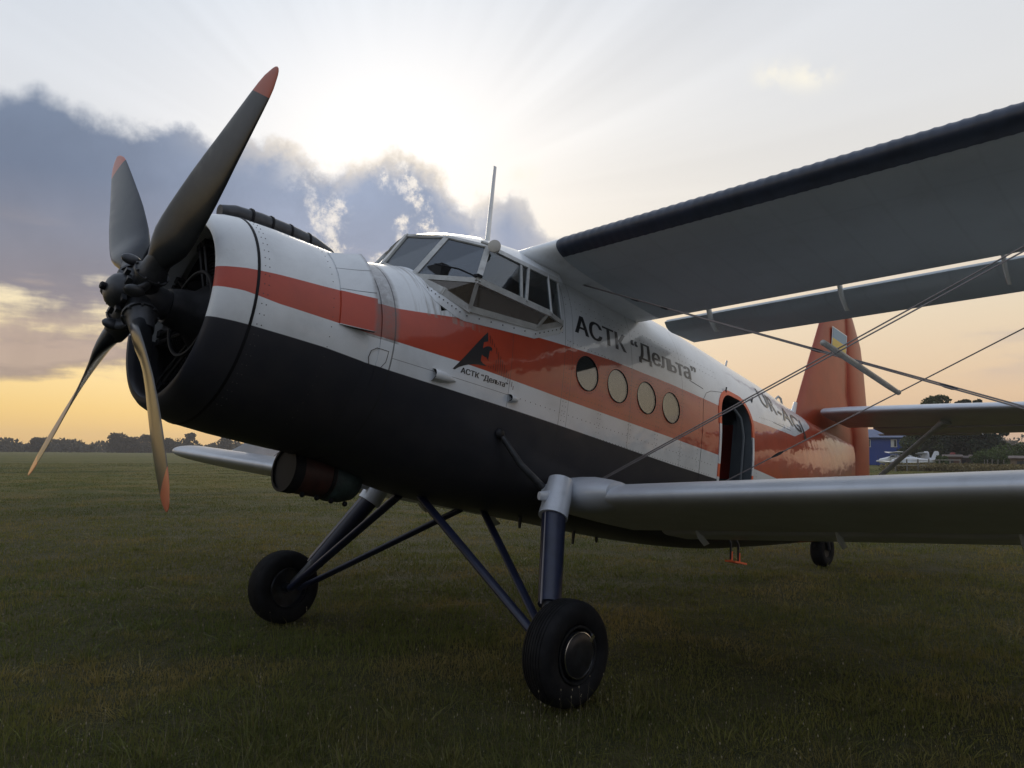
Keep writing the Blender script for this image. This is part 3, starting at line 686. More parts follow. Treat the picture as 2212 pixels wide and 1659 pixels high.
# rubber de-icing boots with their ridges
def boot(sd):
    R = []; y = .965
    N = 92
    for i in range(N*4+1):
        yy = .965+(8.4-.965)*i/(N*4); bulge = .006 if i % 4 == 2 else (.0022 if i % 4 in (1, 3) else .0012)
        up, lo = [], []
        for k in range(9):
            xf = .078*(k/8)**1.7; t, c = airfoil(xf, UT); zc = c-xf*UTW; up.append((xf, zc+t))
            xf = .044*(k/8)**1.7; t, c = airfoil(xf, UT); zc = c-xf*UTW; lo.append((xf, zc-t))
        pts = up[::-1]+lo[1:]
        pr = []
        for j, (a, b) in enumerate(pts):
            q0, q1 = pts[max(j-1, 0)], pts[min(j+1, len(pts)-1)]; d = Vector((q1[0]-q0[0], q1[1]-q0[1])).normalized(); nx, nz = d.y, -d.x
            pr.append((UX+a*UC-abs(nx)*bulge*(1 if True else 0), sd*yy, uz(yy)+b*UC+(-nz)*bulge*(-1)))
        R.append([(x, y_, z) for (x, y_, z) in pr])
    n = len(R[0]); V = [q for r in R for q in r]
    F = [(i*n+j, i*n+j+1, (i+1)*n+j+1, (i+1)*n+j) for i in range(len(R)-1) for j in range(n-1)]
    return MB().add(V, F)
for sd in (-1, 1): P(boot(sd), 'deicing_boot', M['boot'], smooth=60)
# lower wings
tipl = [6.7, 6.85, 6.97, 7.06, 7.11]
for sd in (-1, 1):
    w = panel([sd*v for v in fr(.84, 6.55, 24)]+[sd*v for v in tipl], LX, lz, LC, LT_, LTW, 0, .76, 'lower_wing', M['silver'], (6.55, 7.13))
    w['label'] = 'silver painted lower wing'
    flap(LX, lz, LC, LT_, LTW, sd*1.0, sd*6.5, .765, 1.0, .006, 'wing_flap', M['silver'])
# flap hinge arms
def arm(x, y, z, s=1.):
    return MB().tube([(x, y, z), (x+.06, y, z-.10*s), (x+.16, y, z-.17*s), (x+.24, y, z-.17*s)], [.045, .042, .036, .02], 10, .35, up=(1, 0, 0))
for sd in (-1, 1):
    for y in (1.40, 2.65, 3.87, 5.1, 6.4): P(arm(4.58, sd*y, uz(y)-.075), 'flap_hinge_arm', M['white'])
    for y in (1.38, 2.66, 3.95, 5.2): P(arm(4.75, sd*y, lz(y)-.035, .8), 'flap_hinge_arm', M['white'])
# interplane struts (broad I struts) and fairings
for sd in (-1, 1):
    y = sd*5.6; R = []
    for z, x0, x1, t in ((lz(5.6)+.02, 3.55, 4.85, .10), (lz(5.6)+.16, 3.62, 4.75, .09), (lz(5.6)+.34, 3.85, 4.45, .075), (0.5, 3.88, 4.38, .075), (1.1, 3.8, 4.3, .075), (uz(5.6)-.14, 3.6, 4.5, .085), (uz(5.6)+.03, 3.4, 4.6, .1)):
        R.append([((x0+x1)/2+(x1-x0)/2*cos(a), y+t/2*sin(a)*(1+.3*cos(a)), z) for a in [2*pi*k/20 for k in range(20)]])
    P(MB().loft(R), 'interplane_strut', M['white'])
    # wing root cap and gear fairing
    cap = MB()
    cap.loft([[(LX-.03+.20+(rx)*-cos(a), sd*yy, lz(yy)+.03+rz*sin(a)) for a in [2*pi*k/24 for k in range(24)]] for yy, rx, rz in ((.86, .20, .12), (1.0, .23, .145), (1.15, .24, .15), (1.30, .235, .145), (1.42, .21, .125), (1.52, .18, .10))])
    P(cap, 'wing_root_fairing', M['silver'])
    P(MB().tube([(3.07, sd*1.15, -.66), (3.03, sd*1.175, -.80), (2.965, sd*1.21, -.965)], [.098, .110, .116], 28), 'gear_leg_fairing', M['silver'])
    P(MB().tube([(2.99, sd*1.17, -.80), (2.81, sd*1.18, -.825)], [.05, .032], 12, .5, up=(0, 0, 1)), 'mooring_lug', M['silver'])
# wires
def wire(a, b, name='bracing_wire', r=.0055, sd=(1, -1)):
    for s in sd: P(MB().tube([(a[0], -s*a[1], a[2]), (b[0], -s*b[1], b[2])], r, 6), name, M['wire'])
for d_ in (-.02, .02):
    wire((3.35, 1.22, -.66+d_*.3), (3.45, 5.6, 1.56+d_), r=.0055)
wire((4.6, 1.05, -.74), (4.6, 5.6, 1.60))
wire((3.45, .80, 1.17), (4.12, 5.6, -.47)); wire((3.43, .80, 1.17), (4.19, 5.6, -.44))
for s in (-1, 1):
    P(MB().tube([(3.20, s*3.17, .335), (3.45, s*3.17, .335), (4.3, s*3.17, .33), (4.56, s*3.17, .33)], [.019, .022, .022, .019], 12), 'wire_spreader_rod', M['frame'])
    for rx_ in (3.20, 4.56): P(MB().ball((rx_, s*3.17, .333), .0205, 10), 'rod_end', M['frame'])
    def on(a, b, t): a, b = Vector(a), Vector(b); q = a.lerp(b, t); q.y *= s; return q
    for a, b, t in (((3.45, .80, 1.17), (4.15, 5.6, -.46), .42), ((3.45, .80, 1.17), (4.15, 5.6, -.46), .60), ((4.6, 1.05, -.74), (4.6, 5.6, 1.60), .24), ((3.45, .80, 1.17), (4.15, 5.6, -.46), .16), ((3.45, .80, 1.17), (4.15, 5.6, -.46), .10)):
        q0, q1 = on(a, b, t), on(a, b, t+.022); P(MB().tube([q0, q0.lerp(q1, .3), q0.lerp(q1, .7), q1], [.006, .012, .013, .006], 8), 'wire_turnbuckle', M['dark'])

# ------------------------------------------------------------------ tail
def foil_loft(secs, m, name, along='z', n=20):
    """secs: (pos, x0, x1, thickness)"""
    R = []
    for p_, x0, x1, t in secs:
        r = []
        for k in range(n):
            a = 2*pi*k/n; xf = .5-.5*cos(a); yy = t/2*sin(a)*(1.35-.75*xf)
            x = x0+(x1-x0)*xf
            r.append((x, yy, p_) if along == 'z' else (x, p_, yy))
        R.append(r)
    return R
fin = MB().loft(foil_loft([(1.05, 9.15, 11.55, .14), (1.45, 9.33, 11.42, .15), (2.05, 9.58, 11.10, .14), (2.6, 9.81, 11.02, .12), (3.0, 9.98, 10.95, .10), (3.35, 10.14, 10.88, .08), (3.55, 10.28, 10.83, .06), (3.63, 10.42, 10.76, .03)], M['orange'], 'fin'))
P(fin, 'tail_fin', M['orange'])['label'] = 'tall orange tail fin with a small blue and yellow flag'
rud = MB().loft(foil_loft([(.12, 11.48, 12.16, .09), (.2, 11.48, 12.22, .11), (.6, 11.48, 12.24, .12), (1.0, 11.47, 12.19, .13), (1.45, 11.44, 12.12, .13), (2.05, 11.12, 11.95, .12), (2.6, 11.04, 11.76, .10), (3.0, 10.97, 11.58, .08), (3.35, 10.90, 11.24, .06), (3.55, 10.85, 11.02, .03)], M['orange'], 'rudder'))
P(rud, 'rudder', M['orange'])
P(MB().loft(foil_loft([(1.22, 9.10, 9.36, .06), (1.35, 9.22, 9.40, .05), (1.52, 9.30, 9.42, .03)], None, '')), 'fin_root_fillet', M['white'])
# flag on the fin, three flat layers
def flagq(x0, x1, z0, z1, y, th=.003):
    return MB().box(((x0+x1)/2, y, (z0+z1)/2), (x1-x0, th, z1-z0))
P(flagq(10.28, 10.84, 2.62, 2.985, -.075, .004), 'flag_border', M['white']); P(flagq(10.30, 10.82, 2.80, 2.968, -.079), 'flag_upper_band', M['fblue']); P(flagq(10.30, 10.82, 2.637, 2.80, -.079), 'flag_lower_band', M['fyel'])
def tailplane(sd):
    pl = ((.16, 9.84, 1.70), (.5, 9.80, 1.74), (1.95, 9.80, 1.70), (2.9, 9.82, 1.60), (3.2, 9.88, 1.48), (3.42, 10.0, 1.22), (3.54, 10.18, .85), (3.59, 10.35, .5))
    for f0, f1, nm in ((0, .675, 'tailplane'), (.683, 1., 'elevator')):
        R = []
        for yy, x0, c in pl:
            R.append(wing_ring(sd*yy, x0, 1.485, c, .105, .0, f0, f1, 20 if f0 == 0 else 12))
        if nm == 'elevator': R = R[1:]
        P(MB().loft(R), nm, M['silver'], smooth=60)
    P(MB().box((11.505, sd*1.15, 1.478), (.10, 1.5, .012)), 'elevator_trim_tab', M['silver'])
    P(MB().tube([(10.35, sd*1.75, 1.41), (10.40, sd*1.55, 1.28), (10.60, sd*.30, .20)], [.16, .085, .075], 14, .3, up=(1, 0, 0)), 'tailplane_strut', M['frame'])
for sd in (-1, 1): tailplane(sd)

# ------------------------------------------------------------------ undercarriage (wheels upright in the world, placed in the aircraft frame)
def wp(*w): return w2b(w)
TR = 1.82
YA = Vector((0, 1, 0))
def tyre_prof(R, wd, hubr, groove):
    pr = []; n = 26
    h = (R-hubr)
    for k in range(n+1):
        a = -pi*.5-pi*.33+(pi+pi*.66)*k/n
        pr.append((wd/2*sin(a+0)*0+wd/2*math.copysign(abs(sin(a))**.75, sin(a)), R-h*.52+h*.52*math.copysign(abs(cos(a))**.75, cos(a))))
    out = []
    for i, (w, r) in enumerate(pr):
        out.append((w, r))
    if groove:
        res = []
        gs = [-.066, -.044, -.022, 0, .022, .044, .066]
        out = sorted([q for q in out if abs(q[0]) > .08 or q[1] < R*.85], key=lambda q: 0)
        leftp = [q for q in out if q[0] < 0]; rightp = [q for q in out if q[0] >= 0]
        def rt(w): return R-h*.52+h*.52*(max(0, 1-(abs(w)/(wd/2))**(2/.75)))**(.75/2)
        mid_ = []
        for g in gs: mid_ += [(g-.0032, rt(g)), (g-.002, rt(g)-.008), (g+.002, rt(g)-.008), (g+.0032, rt(g))]
        out = leftp+mid_+rightp
    return out
def wheel(wy, sd, parent=None):
    c = wp(.10, wy, .357)
    ty = MB().revaxis(c, YA, tyre_prof(.350, .240, .18, True), 72)
    t = P(ty, 'main_wheel_tyre', M['rubber'])
    disc = [(sd*.105, .215), (sd*.118, .205), (sd*.112, .19), (sd*.06, .185), (sd*.055, .06), (sd*.09, .055), (sd*.095, .001)]
    P(MB().revaxis(c, YA, [(-.09, .195), (.09, .195)], 40), 'wheel_drum', M['hub'], t)
    P(MB().revaxis(c, YA, [(-sd*.09, .20), (-sd*.105, .185), (-sd*.05, .18), (-sd*.05, .05), (-sd*.11, .05), (-sd*.11, .001)], 40), 'brake_drum', M['hub'], t)
    P(MB().revaxis(c, YA, [(sd*.065, .190), (sd*.105, .190), (sd*.105, .175), (sd*.095, .168), (sd*.07, .160)], 48), 'wheel_rim', M['hub'], t)
    P(MB().revaxis(c, YA, [(sd*.085, .150), (sd*.112, .146), (sd*.120, .13), (sd*.126, .075), (sd*.128, .001)], 48), 'hub_cap', M['hub'], t)
    P(MB().revaxis(c, YA, [(sd*.108, .151), (sd*.117, .151), (sd*.119, .146), (sd*.108, .145)], 48), 'hub_cap_rim', M['chrome'], t)
    q = c+Vector((.11, sd*.112, .115)); P(MB().box(q, (.03, .012, .05), Matrix.Rotation(.7, 3, 'Y')), 'valve_plate', M['chrome'], t)
for sd in (-1, 1):
    wheel(sd*TR, sd)
    ax_in = wp(.10, sd*(TR-.17), .362)
    legtop = Vector((2.99, sd*1.19, -.90)); legmid = legtop.lerp(ax_in, .72); legbot = ax_in+Vector((.0, 0, .03))
    P(MB().tube([legtop, legmid], [.092, .080], 20, 1.05), 'gear_leg', M['blue'])
    P(MB().tube([legmid.lerp(legtop, .03), legbot], [.055, .05], 16), 'gear_piston', M['dark'])
    P(MB().tube([legtop+Vector((-.096, 0, 0)), legmid+Vector((-.09, 0, 0))], .008, 6), 'brake_pipe', M['wire'])
    P(MB().tube([ax_in, wp(.10, sd*TR, .357)], .04, 14), 'axle', M['dark'])
    P(MB().tube([(2.5, sd*.15, -.93), ax_in+Vector((-.02, 0, 0))], .045, 16, .62, up=(1, 0, 0)), 'gear_strut', M['blue'])
    P(MB().tube([(3.23, sd*.15, -.94), ax_in+Vector((.05, sd*-.02, 0))], .040, 16, .62, up=(1, 0, 0)), 'gear_strut', M['blue'])
# tail wheel
c = wp(8.16, 0, .245)
tw = P(MB().revaxis(c, YA, tyre_prof(.26, .20, .10, False), 40), 'tail_wheel_tyre', M['rubber'])
for s in (-1, 1): P(MB().revaxis(c, YA, [(s*.07, .11), (s*.06, .02), (s*.06, .001)], 24), 'tail_wheel_hub', M['hub'], tw)
ftop = wp(8.0, 0, .62)
for s in (-1, 1): P(MB().tube([c+Vector((0, s*.10, 0)), c+Vector((-.10, s*.105, .16)), c+Vector((-.16, s*.06, .30))], [.03, .04, .05], 10), 'tail_wheel_fork', M['dark'])
P(MB().tube([c+Vector((-.15, 0, .27)), c+Vector((-.22, 0, .48)), c+Vector((-.26, 0, .75))], [.07, .075, .08], 12), 'tail_wheel_leg', M['dark'])
# belly bits: duct, drains, step
def bandx(x0, x1, r, m, name, yc=.12, zc=-.90, par=None): return P(MB().revx([(x0, r-.02), (x0, r), (x1, r), (x1, r-.02)], 36, yc, zc), name, m, par)
duct = bandx(1.44, 1.74, .168, M['rust'], 'belly_duct'); duct['label'] = 'red-brown round duct under the nose'
bandx(1.36, 1.45, .174, M['black'], 'duct_ring', par=duct); P(MB().revx([(1.375, .001), (1.375, .165)], 30, .12, -.90), 'duct_grille', M['black'], duct)
P(MB().revx([(1.73, .160), (1.76, .178), (1.88, .172), (1.98, .14), (2.02, .10)], 30, .12, -.905), 'duct_elbow', M['teal'], duct)
bandx(1.70, 1.73, .176, M['engine'], 'duct_clamp', par=duct)
for k in range(4): P(MB().ball((1.5+.13*k, .02, -1.07-.004*k), .022, 8), 'duct_bolt', M['black'], duct)
for x, y, z, h in ((4.55, -.1, -.945, .14), (3.55, -.3, -.94, .10), (5.3, .2, -.95, .06)): P(MB().tube([(x, y, z), (x+.01, y, z-h)], [.02, .012], 8), 'drain_pipe', M['dark'])
sty = -.72
for dx in (0, .17): P(MB().tube([(6.42+dx, sty, -.70), (6.50+dx, sty-.02, -.80), (6.53+dx, sty-.02, -.98)], .013, 8), 'step_leg', M['dark'])
P(MB().tube([(6.525, sty-.02, -.89), (6.54, sty-.02, -1.0)], .018, 8).tube([(6.695, sty-.02, -.89), (6.71, sty-.02, -1.0)], .018, 8).box((6.63, sty-.03, -1.0), (.26, .13, .02)), 'boarding_step', M['orange2'])
# venturi-like lug strut on the belly (port)
P(MB().tube([(2.62, -.885, -.40), (2.75, -1.0, -.60), (2.95, -1.08, -.74)], [.022, .028, .03], 10), 'root_brace', M['dark'])
P(MB().ball((2.60, -.875, -.38), .045, 10, (1, .6, 1)), 'brace_fitting', M['engine'])
# scoops on the port side
def scoop(x, z, L_, h, name='air_scoop'):
    R = []
    for u, k in ((0, 1.), (.15, 1.02), (.4, .95), (.7, .65), (1., .08)):
        xx = x+L_*u; y0 = -ysurf(xx, z)
        R.append([(xx, y0+.004, z+h*k/2*1.1)]+[(xx, y0-.058*k*sin(a)**.6, z+h/2*k*cos(a)) for a in [pi*(j+.5)/8 for j in range(8)]]+[(xx, y0+.004, z-h*k/2*1.1)])
    mb = MB(); n = len(R[0]); V = [q for r in R for q in r]; F = [(i*n+j, i*n+j+1, (i+1)*n+j+1, (i+1)*n+j) for i in range(4) for j in range(n-1)]
    mb.add(V, F); o = P(mb, name, M['white'], smooth=50)
    V = R[0]; cc = Vector((x+.03, -ysurf(x+.03, z)-.02, z)); P(MB().add([tuple(Vector(q)+Vector((.012, .004, 0))) for q in V]+[tuple(cc)], [(j, j+1, n) for j in range(n-1)]), 'scoop_mouth', M['black'], o)
scoop(1.865, -.085, .22, .085); scoop(2.62, -.085, .12, .06)
# ------------------------------------------------------------------ portholes, rivets, door trim
for px_ in PORTS:
    y = -ysurf(px_, .365); tl = 1.5*(ysurf(px_, .345)-ysurf(px_, .385))/.04; AX = (0, -1, tl)
    q = P(MB().revaxis((px_, y, .365), AX, [(-.012, .001), (-.012, .158), (-.004, .158), (-.004, .001)], 40), 'porthole_pane', M['port'])
    P(MB().revaxis((px_, y, .365), AX, [(-.02, .151), (.002, .152), (.003, .157), (.000, .160)], 40), 'porthole_rim', M['black'], q)
    P(MB().revaxis((px_, y+.055, .365), AX, [(-.004, .15), (0, .001)], 24), 'porthole_pale_disc', M['cream'], q) if px_ > 3.6 else None  # pale disc added behind the pane, stands in for reflected sky
rv = MB()
def rivet(x, z, r=.0052):
    if (DX0-.05 < x < DX1+.05 and z < .8): return
    y = -ysurf(x, z)
    rv.add([(x, y-.003, z)]+[(x+r*cos(a), y+.0005, z+r*sin(a)) for a in [pi/3*k for k in range(6)]], [(0, k+1, (k+1) % 6+1) for k in range(6)])
for px_ in PORTS:
    for rr_, n in ((.178, 34), (.196, 34)):
        for k in range(n): a = 2*pi*(k+.5*(rr_ > .18))/n; rivet(px_+rr_*cos(a), .365+rr_*sin(a)) if (rr_ < .18 or k % 1 == 0) and not (rr_ > .18 and px_ == 3.555) else None
for x in (3.27, 3.31, 3.755, 3.79, 4.21, 4.25, 4.65, 4.69, 5.08, 5.12, 5.42):
    z = -.88
    while z < .62:
        if z > -.16 or int(z*100) % 2: rivet(x, z, .0045)
        z += .042
for z, x0, x1, st_ in ((-.175, 2.3, 5.7, .045), (-.06, 2.7, 5.7, .06), (.585, 3.3, 5.6, .05), (.12, 3.3, 5.5, .05), (1.0, 3.2, 5.9, .07), (.93, 3.2, 5.9, .07)):
    x = x0
    while x < x1: rivet(x, z); x += st_
for x0, z0, x1, z1, n in ((1.95, .50, 2.12, .43, 5), (2.12, .43, 2.90, .52, 18), (2.90, .52, 3.2, .64, 8), (6.75, .55, 6.75, -.1, 16), (7.75, .5, 7.75, 1.1, 12), (6.9, .72, 8.0, .84, 22)):
    for k in range(n): u = k/(n-1); rivet(x0+(x1-x0)*u, z0+(z1-z0)*u)
for x in (.49, .52, 1.0):
    for k in range(26): 
        a = radians(15+5.2*k); r = pch([c[0] for c in CW], [c[1] for c in CW], x); rivet(x, -.01+r*cos(a), .0045)
o = P(rv, 'rivets', M['rivet']); o['kind'] = 'stuff'
# door surround in four painted pieces
def ringpart(gi, go, keep, m, name):
    A_, B_ = door_poly(gi, 10), door_poly(go, 10); n = len(A_); mb = MB()
    segs = []
    for i in range(n):
        j = (i+1) % n
        if i == 0: continue
        for u in range(4):
            def pt(P0, t): a, b = P0[i], P0[j]; return (a[0]+(b[0]-a[0])*t, a[1]+(b[1]-a[1])*t)
            q = [pt(A_, u/4), pt(A_, (u+1)/4), pt(B_, (u+1)/4), pt(B_, u/4)]
            q = [(x, max(z, -.80)) for x, z in q]
            L = []
            for x, z in q: L.append((x, -ysurf(x, z)-.007, z))
            L += [(x, -ysurf(x, z)+.01, z) for x, z in q]
            if keep(sum(z for _, z in q)/4): mb.add(L, [(0, 1, 2, 3), (4, 5, 6, 7), (0, 1, 5, 4), (1, 2, 6, 5), (2, 3, 7, 6), (3, 0, 4, 7)])
    return P(mb, name, m, smooth=0)
def subdiv_keep(f): return f
# lengthen side resolution for the colour breaks
_dp = door_poly
def door_poly(g=0., n=10):
    P_ = _dp(g, n); x0, x1 = DX0-g, DX1+g; zs = [-.44, -.30, -.16, -.02, .10, .30, .515-0*g]
    return [(x0, -.44)]+[(x1, z) for z in zs[:-1]]+P_[2:]+[(x0, z) for z in zs[:-1][::-1]][:-1]
ringpart(0, .055, lambda z: z > .40, M['orange2'], 'door_frame_arch'); ringpart(0, .04, lambda z: -.02 < z <= .40, M['white'], 'door_frame_side')
ringpart(0, .04, lambda z: -.16 < z <= -.02, M['orange2'], 'door_frame_side'); ringpart(0, .04, lambda z: z <= -.16, M['white'], 'door_frame_side')
# inside the cabin seen through the door: lining, floor, opened door leaf, benches
P(MB().box((6.0, .615, .02), (1.7, .02, .80)), 'cabin_lining', M['maroon']); P(MB().box((6.0, .605, -.39), (1.7, .03, .16)), 'cabin_skirting', M['greyin'])
P(MB().box((5.08, 0, -.465), (3.6, 1.24, .025)), 'cabin_floor', M['greyin'])
P(MB().box((6.885, 0, .30), (.02, 1.24, .66)), 'cabin_bulkhead_panel', M['maroon']); P(MB().box((6.88, 0, -.24), (.03, 1.22, .42)), 'cabin_bulkhead_skirting', M['greyin'])
P(MB().box((6.66, -.60, .10), (.05, .05, 1.05)), 'door_jamb', M['greyin'])
P(MB().tube([(6.56, -.76, -.43), (6.56, -.76, .42), (6.50, -.74, .62), (6.36, -.71, .72)], .018, 8), 'door_seal', M['greyin'])
for y in (.45,): P(MB().box((4.9, y, -.1), (1.8, .30, .05)).box((4.9, .60, .15), (1.8, .04, .4)), 'cabin_bench', M['inside'])
surf_strip(dens([(5.475, -.5), (5.50, .50), (5.515, .61), (5.58, .69), (5.69, .74), (5.97, .795), (6.62, .852)]), .0045, M['black'], 'cargo_door_seam', .001)
surf_strip(dens([(5.25, .745), (5.52, .722)]), .006, M['black'], 'cargo_door_seam', .001)
surf_strip(dens([(7.35, .76), (8.0, .80)]), .005, M['black'], 'tail_hatch_seam', .001)
for x, z in ((6.05, .83), (6.76, .89)):
    y = -ysurf(x, z); P(MB().tube([(x, y-.002, z-.035), (x, y-.012, z+.045)], .009, 8).tube([(x-.02, y-.003, z), (x+.02, y-.003, z)], .006, 6), 'door_hinge', M['dark'])
# ------------------------------------------------------------------ lettering
def decal_mesh(me, fx, lift=.0016, step=.04):
    """flat mesh in local u,v -> the port side skin"""
    bm = bmesh.new(); bm.from_mesh(me)
    for v in bm.verts: x, z = fx(v.co.x, v.co.y); v.co = (x, 0, z)
    bmesh.ops.triangulate(bm, faces=bm.faces)
    zs = [v.co.z for v in bm.verts]; xs_ = [v.co.x for v in bm.verts]
    z = min(zs)+step
    while z < max(zs):
        bmesh.ops.bisect_plane(bm, geom=bm.verts[:]+bm.edges[:]+bm.faces[:], plane_co=(0, 0, z), plane_no=(0, 0, 1)); z += step
    z = min(xs_)+step*3
    while z < max(xs_):
        bmesh.ops.bisect_plane(bm, geom=bm.verts[:]+bm.edges[:]+bm.faces[:], plane_co=(z, 0, 0), plane_no=(1, 0, 0)); z += step*3
    for v in bm.verts: v.co.y = -ysurf(v.co.x, v.co.z)-lift
    n = bpy.data.meshes.new('decal'); bm.to_mesh(n); bm.free(); return n
def text_mesh(s, bold=.015):
    cu = bpy.data.curves.new('t', 'FONT'); cu.body = s; cu.offset = bold; cu.resolution_u = 4; cu.size = 1
    o = bpy.data.objects.new('t', cu); COL.objects.link(o); me = evalmesh(o); bpy.data.objects.remove(o)
    xs_ = [v.co.x for v in me.vertices]; ys_ = [v.co.y for v in me.vertices]
    return me, min(xs_), max(xs_)
def soft_sign(xh):
    """the letter that the built-in font fills wrongly, drawn as a stem and a bowl"""
    V, F = [(0, 0), (.085, 0), (.085, xh), (0, xh)], [(0, 1, 2, 3)]
    H = xh*.60; r1 = H/2; r0 = r1-.072; cx = .25; n = 12
    for r, x0 in ((r1, .085), (r0, .085)): V += [(x0, H/2+r)]+[(cx+r*1.05*sin(pi*k/n), H/2+r*cos(pi*k/n)) for k in range(n+1)]+[(x0, H/2-r)]
    m_ = n+3; F += [(4+k, 4+k+1, 4+m_+k+1, 4+m_+k) for k in range(m_-1)]
    return V, F, cx+r1*1.05
def line_mesh(s):
    """text as one flat mesh, with the soft sign set by hand"""
    bm = bmesh.new(); cur = 0.; lo = None
    for i, part in enumerate(s.split('ь')):
        if i:
            V, F, w = soft_sign(.545); vs = [bm.verts.new((x+cur+.07, y, 0)) for x, y in V]
            for f in F: bm.faces.new([vs[j] for j in f])
            cur += .07+w+.035
        me, a, b = text_mesh(part, 0.)
        for v in me.vertices: v.co.x += cur-(a if i else 0)
        if lo is None: lo = a
        bm.from_mesh(me); cur += b-(a if i else 0)
    bmesh.ops.recalc_face_normals(bm, faces=bm.faces)
    me = bpy.data.meshes.new('line'); bm.to_mesh(me); bm.free(); return me, lo, cur
def text_decal(s, x0, x1, z0, h, m, name, slope=0., bold=.034, zslope=0., lift=.0016):
    me, a, b = line_mesh(s); k = (x1-x0)/(b-a)
    bm = bmesh.new()
    for i, du in enumerate((-bold, 0., bold)):
        fx = lambda u, v: (x0+(u+du-a)*k+v*slope, z0+v/.70*h+(u-a)*k*zslope)
        bm.from_mesh(decal_mesh(me, fx, lift+i*.0004))
    mm = bpy.data.meshes.new(name); bm.to_mesh(mm); bm.free()
    return link(name, mm, m, plane, OFF, 0)
text_decal('АСТК “Дельта”', 3.375, 5.41, .700, .168, M['letter'], 'side_lettering', zslope=.031)['label'] = 'black lettering АСТК “Дельта” below the wing'
text_decal('АСТК “Дельта”', 2.115, 2.60, -.008, .042, M['letter'], 'emblem_lettering')
text_decal('UR', 7.10, 7.60, .935, .215, M['letter'], 'registration_lettering', zslope=-.05, bold=.01, lift=.006)
text_decal('-AGJ', 7.66, 8.68, .905, .215, M['letter'], 'registration_lettering', zslope=-.03, bold=.01, lift=.006)
DELTA = [(2.353, 0.388), (2.356, 0.311), (2.312, 0.292), (2.281, 0.27), (2.265, 0.246), (2.259, 0.215), (2.264, 0.178), (2.277, 0.152), (2.293, 0.135), (2.32, 0.119), (2.36, 0.108), (2.313, 0.101), (2.267, 0.096), (2.222, 0.086), (2.178, 0.072), (2.136, 0.053), (2.095, 0.031), (2.076, 0.017), (2.057, 0.001), (2.037, 0.003), (2.074, 0.049), (2.126, 0.114), (2.184, 0.189), (2.245, 0.265), (2.309, 0.341)]
CHUTE = [(2.278, 0.212), (2.285, 0.23), (2.302, 0.249), (2.328, 0.27), (2.36, 0.283), (2.387, 0.287), (2.405, 0.282), (2.415, 0.272), (2.413, 0.251), (2.403, 0.233), (2.406, 0.252), (2.383, 0.242), (2.36, 0.236), (2.347, 0.223), (2.34, 0.204), (2.338, 0.184), (2.344, 0.175), (2.372, 0.149), (2.381, 0.14), (2.371, 0.141), (2.343, 0.167), (2.327, 0.164), (2.307, 0.168), (2.277, 0.182), (2.272, 0.188)]
HATCH = [(2.376, 0.366), (2.377, 0.301), (2.397, 0.342), (2.398, 0.292), (2.422, 0.312), (2.421, 0.279), (2.447, 0.285), (2.448, 0.234), (2.469, 0.253), (2.477, 0.087), (2.495, 0.224), (2.501, 0.08), (2.519, 0.196), (2.523, 0.073), (2.544, 0.167), (2.547, 0.064), (2.571, 0.138), (2.572, 0.055), (2.596, 0.109), (2.596, 0.042), (2.619, 0.08), (2.619, 0.029), (2.644, 0.054), (2.643, 0.012), (2.664, 0.025), (2.662, -0.008), (2.45, 0.183), (2.453, 0.092), (2.427, 0.141), (2.427, 0.098), (2.403, 0.123), (2.402, 0.099), (2.379, 0.117), (2.38, 0.104)]
def poly_decal(polys, m, name):
    me = bpy.data.meshes.new('p'); V = []; F = []
    for p_ in polys: F.append(tuple(range(len(V), len(V)+len(p_)))); V += [(x, z, 0) for x, z in p_]
    me.from_pydata(V, [], F); return link(name, decal_mesh(me, lambda u, v: (u, v)), m, plane, OFF, 0)
emb = poly_decal([DELTA], M['letter'], 'wing_emblem'); poly_decal([[(2.348+(x-2.348)*.80, .222+(z-.222)*.80) for x, z in CHUTE]], M['letter'], 'parachute_emblem')
poly_decal([[(a[0]-.0028, a[1]), (a[0]+.0028, a[1]), (b[0]+.0028, b[1]), (b[0]-.0028, b[1])] for a, b in zip(HATCH[::2], HATCH[1::2])], M['hatch'], 'emblem_hatching')
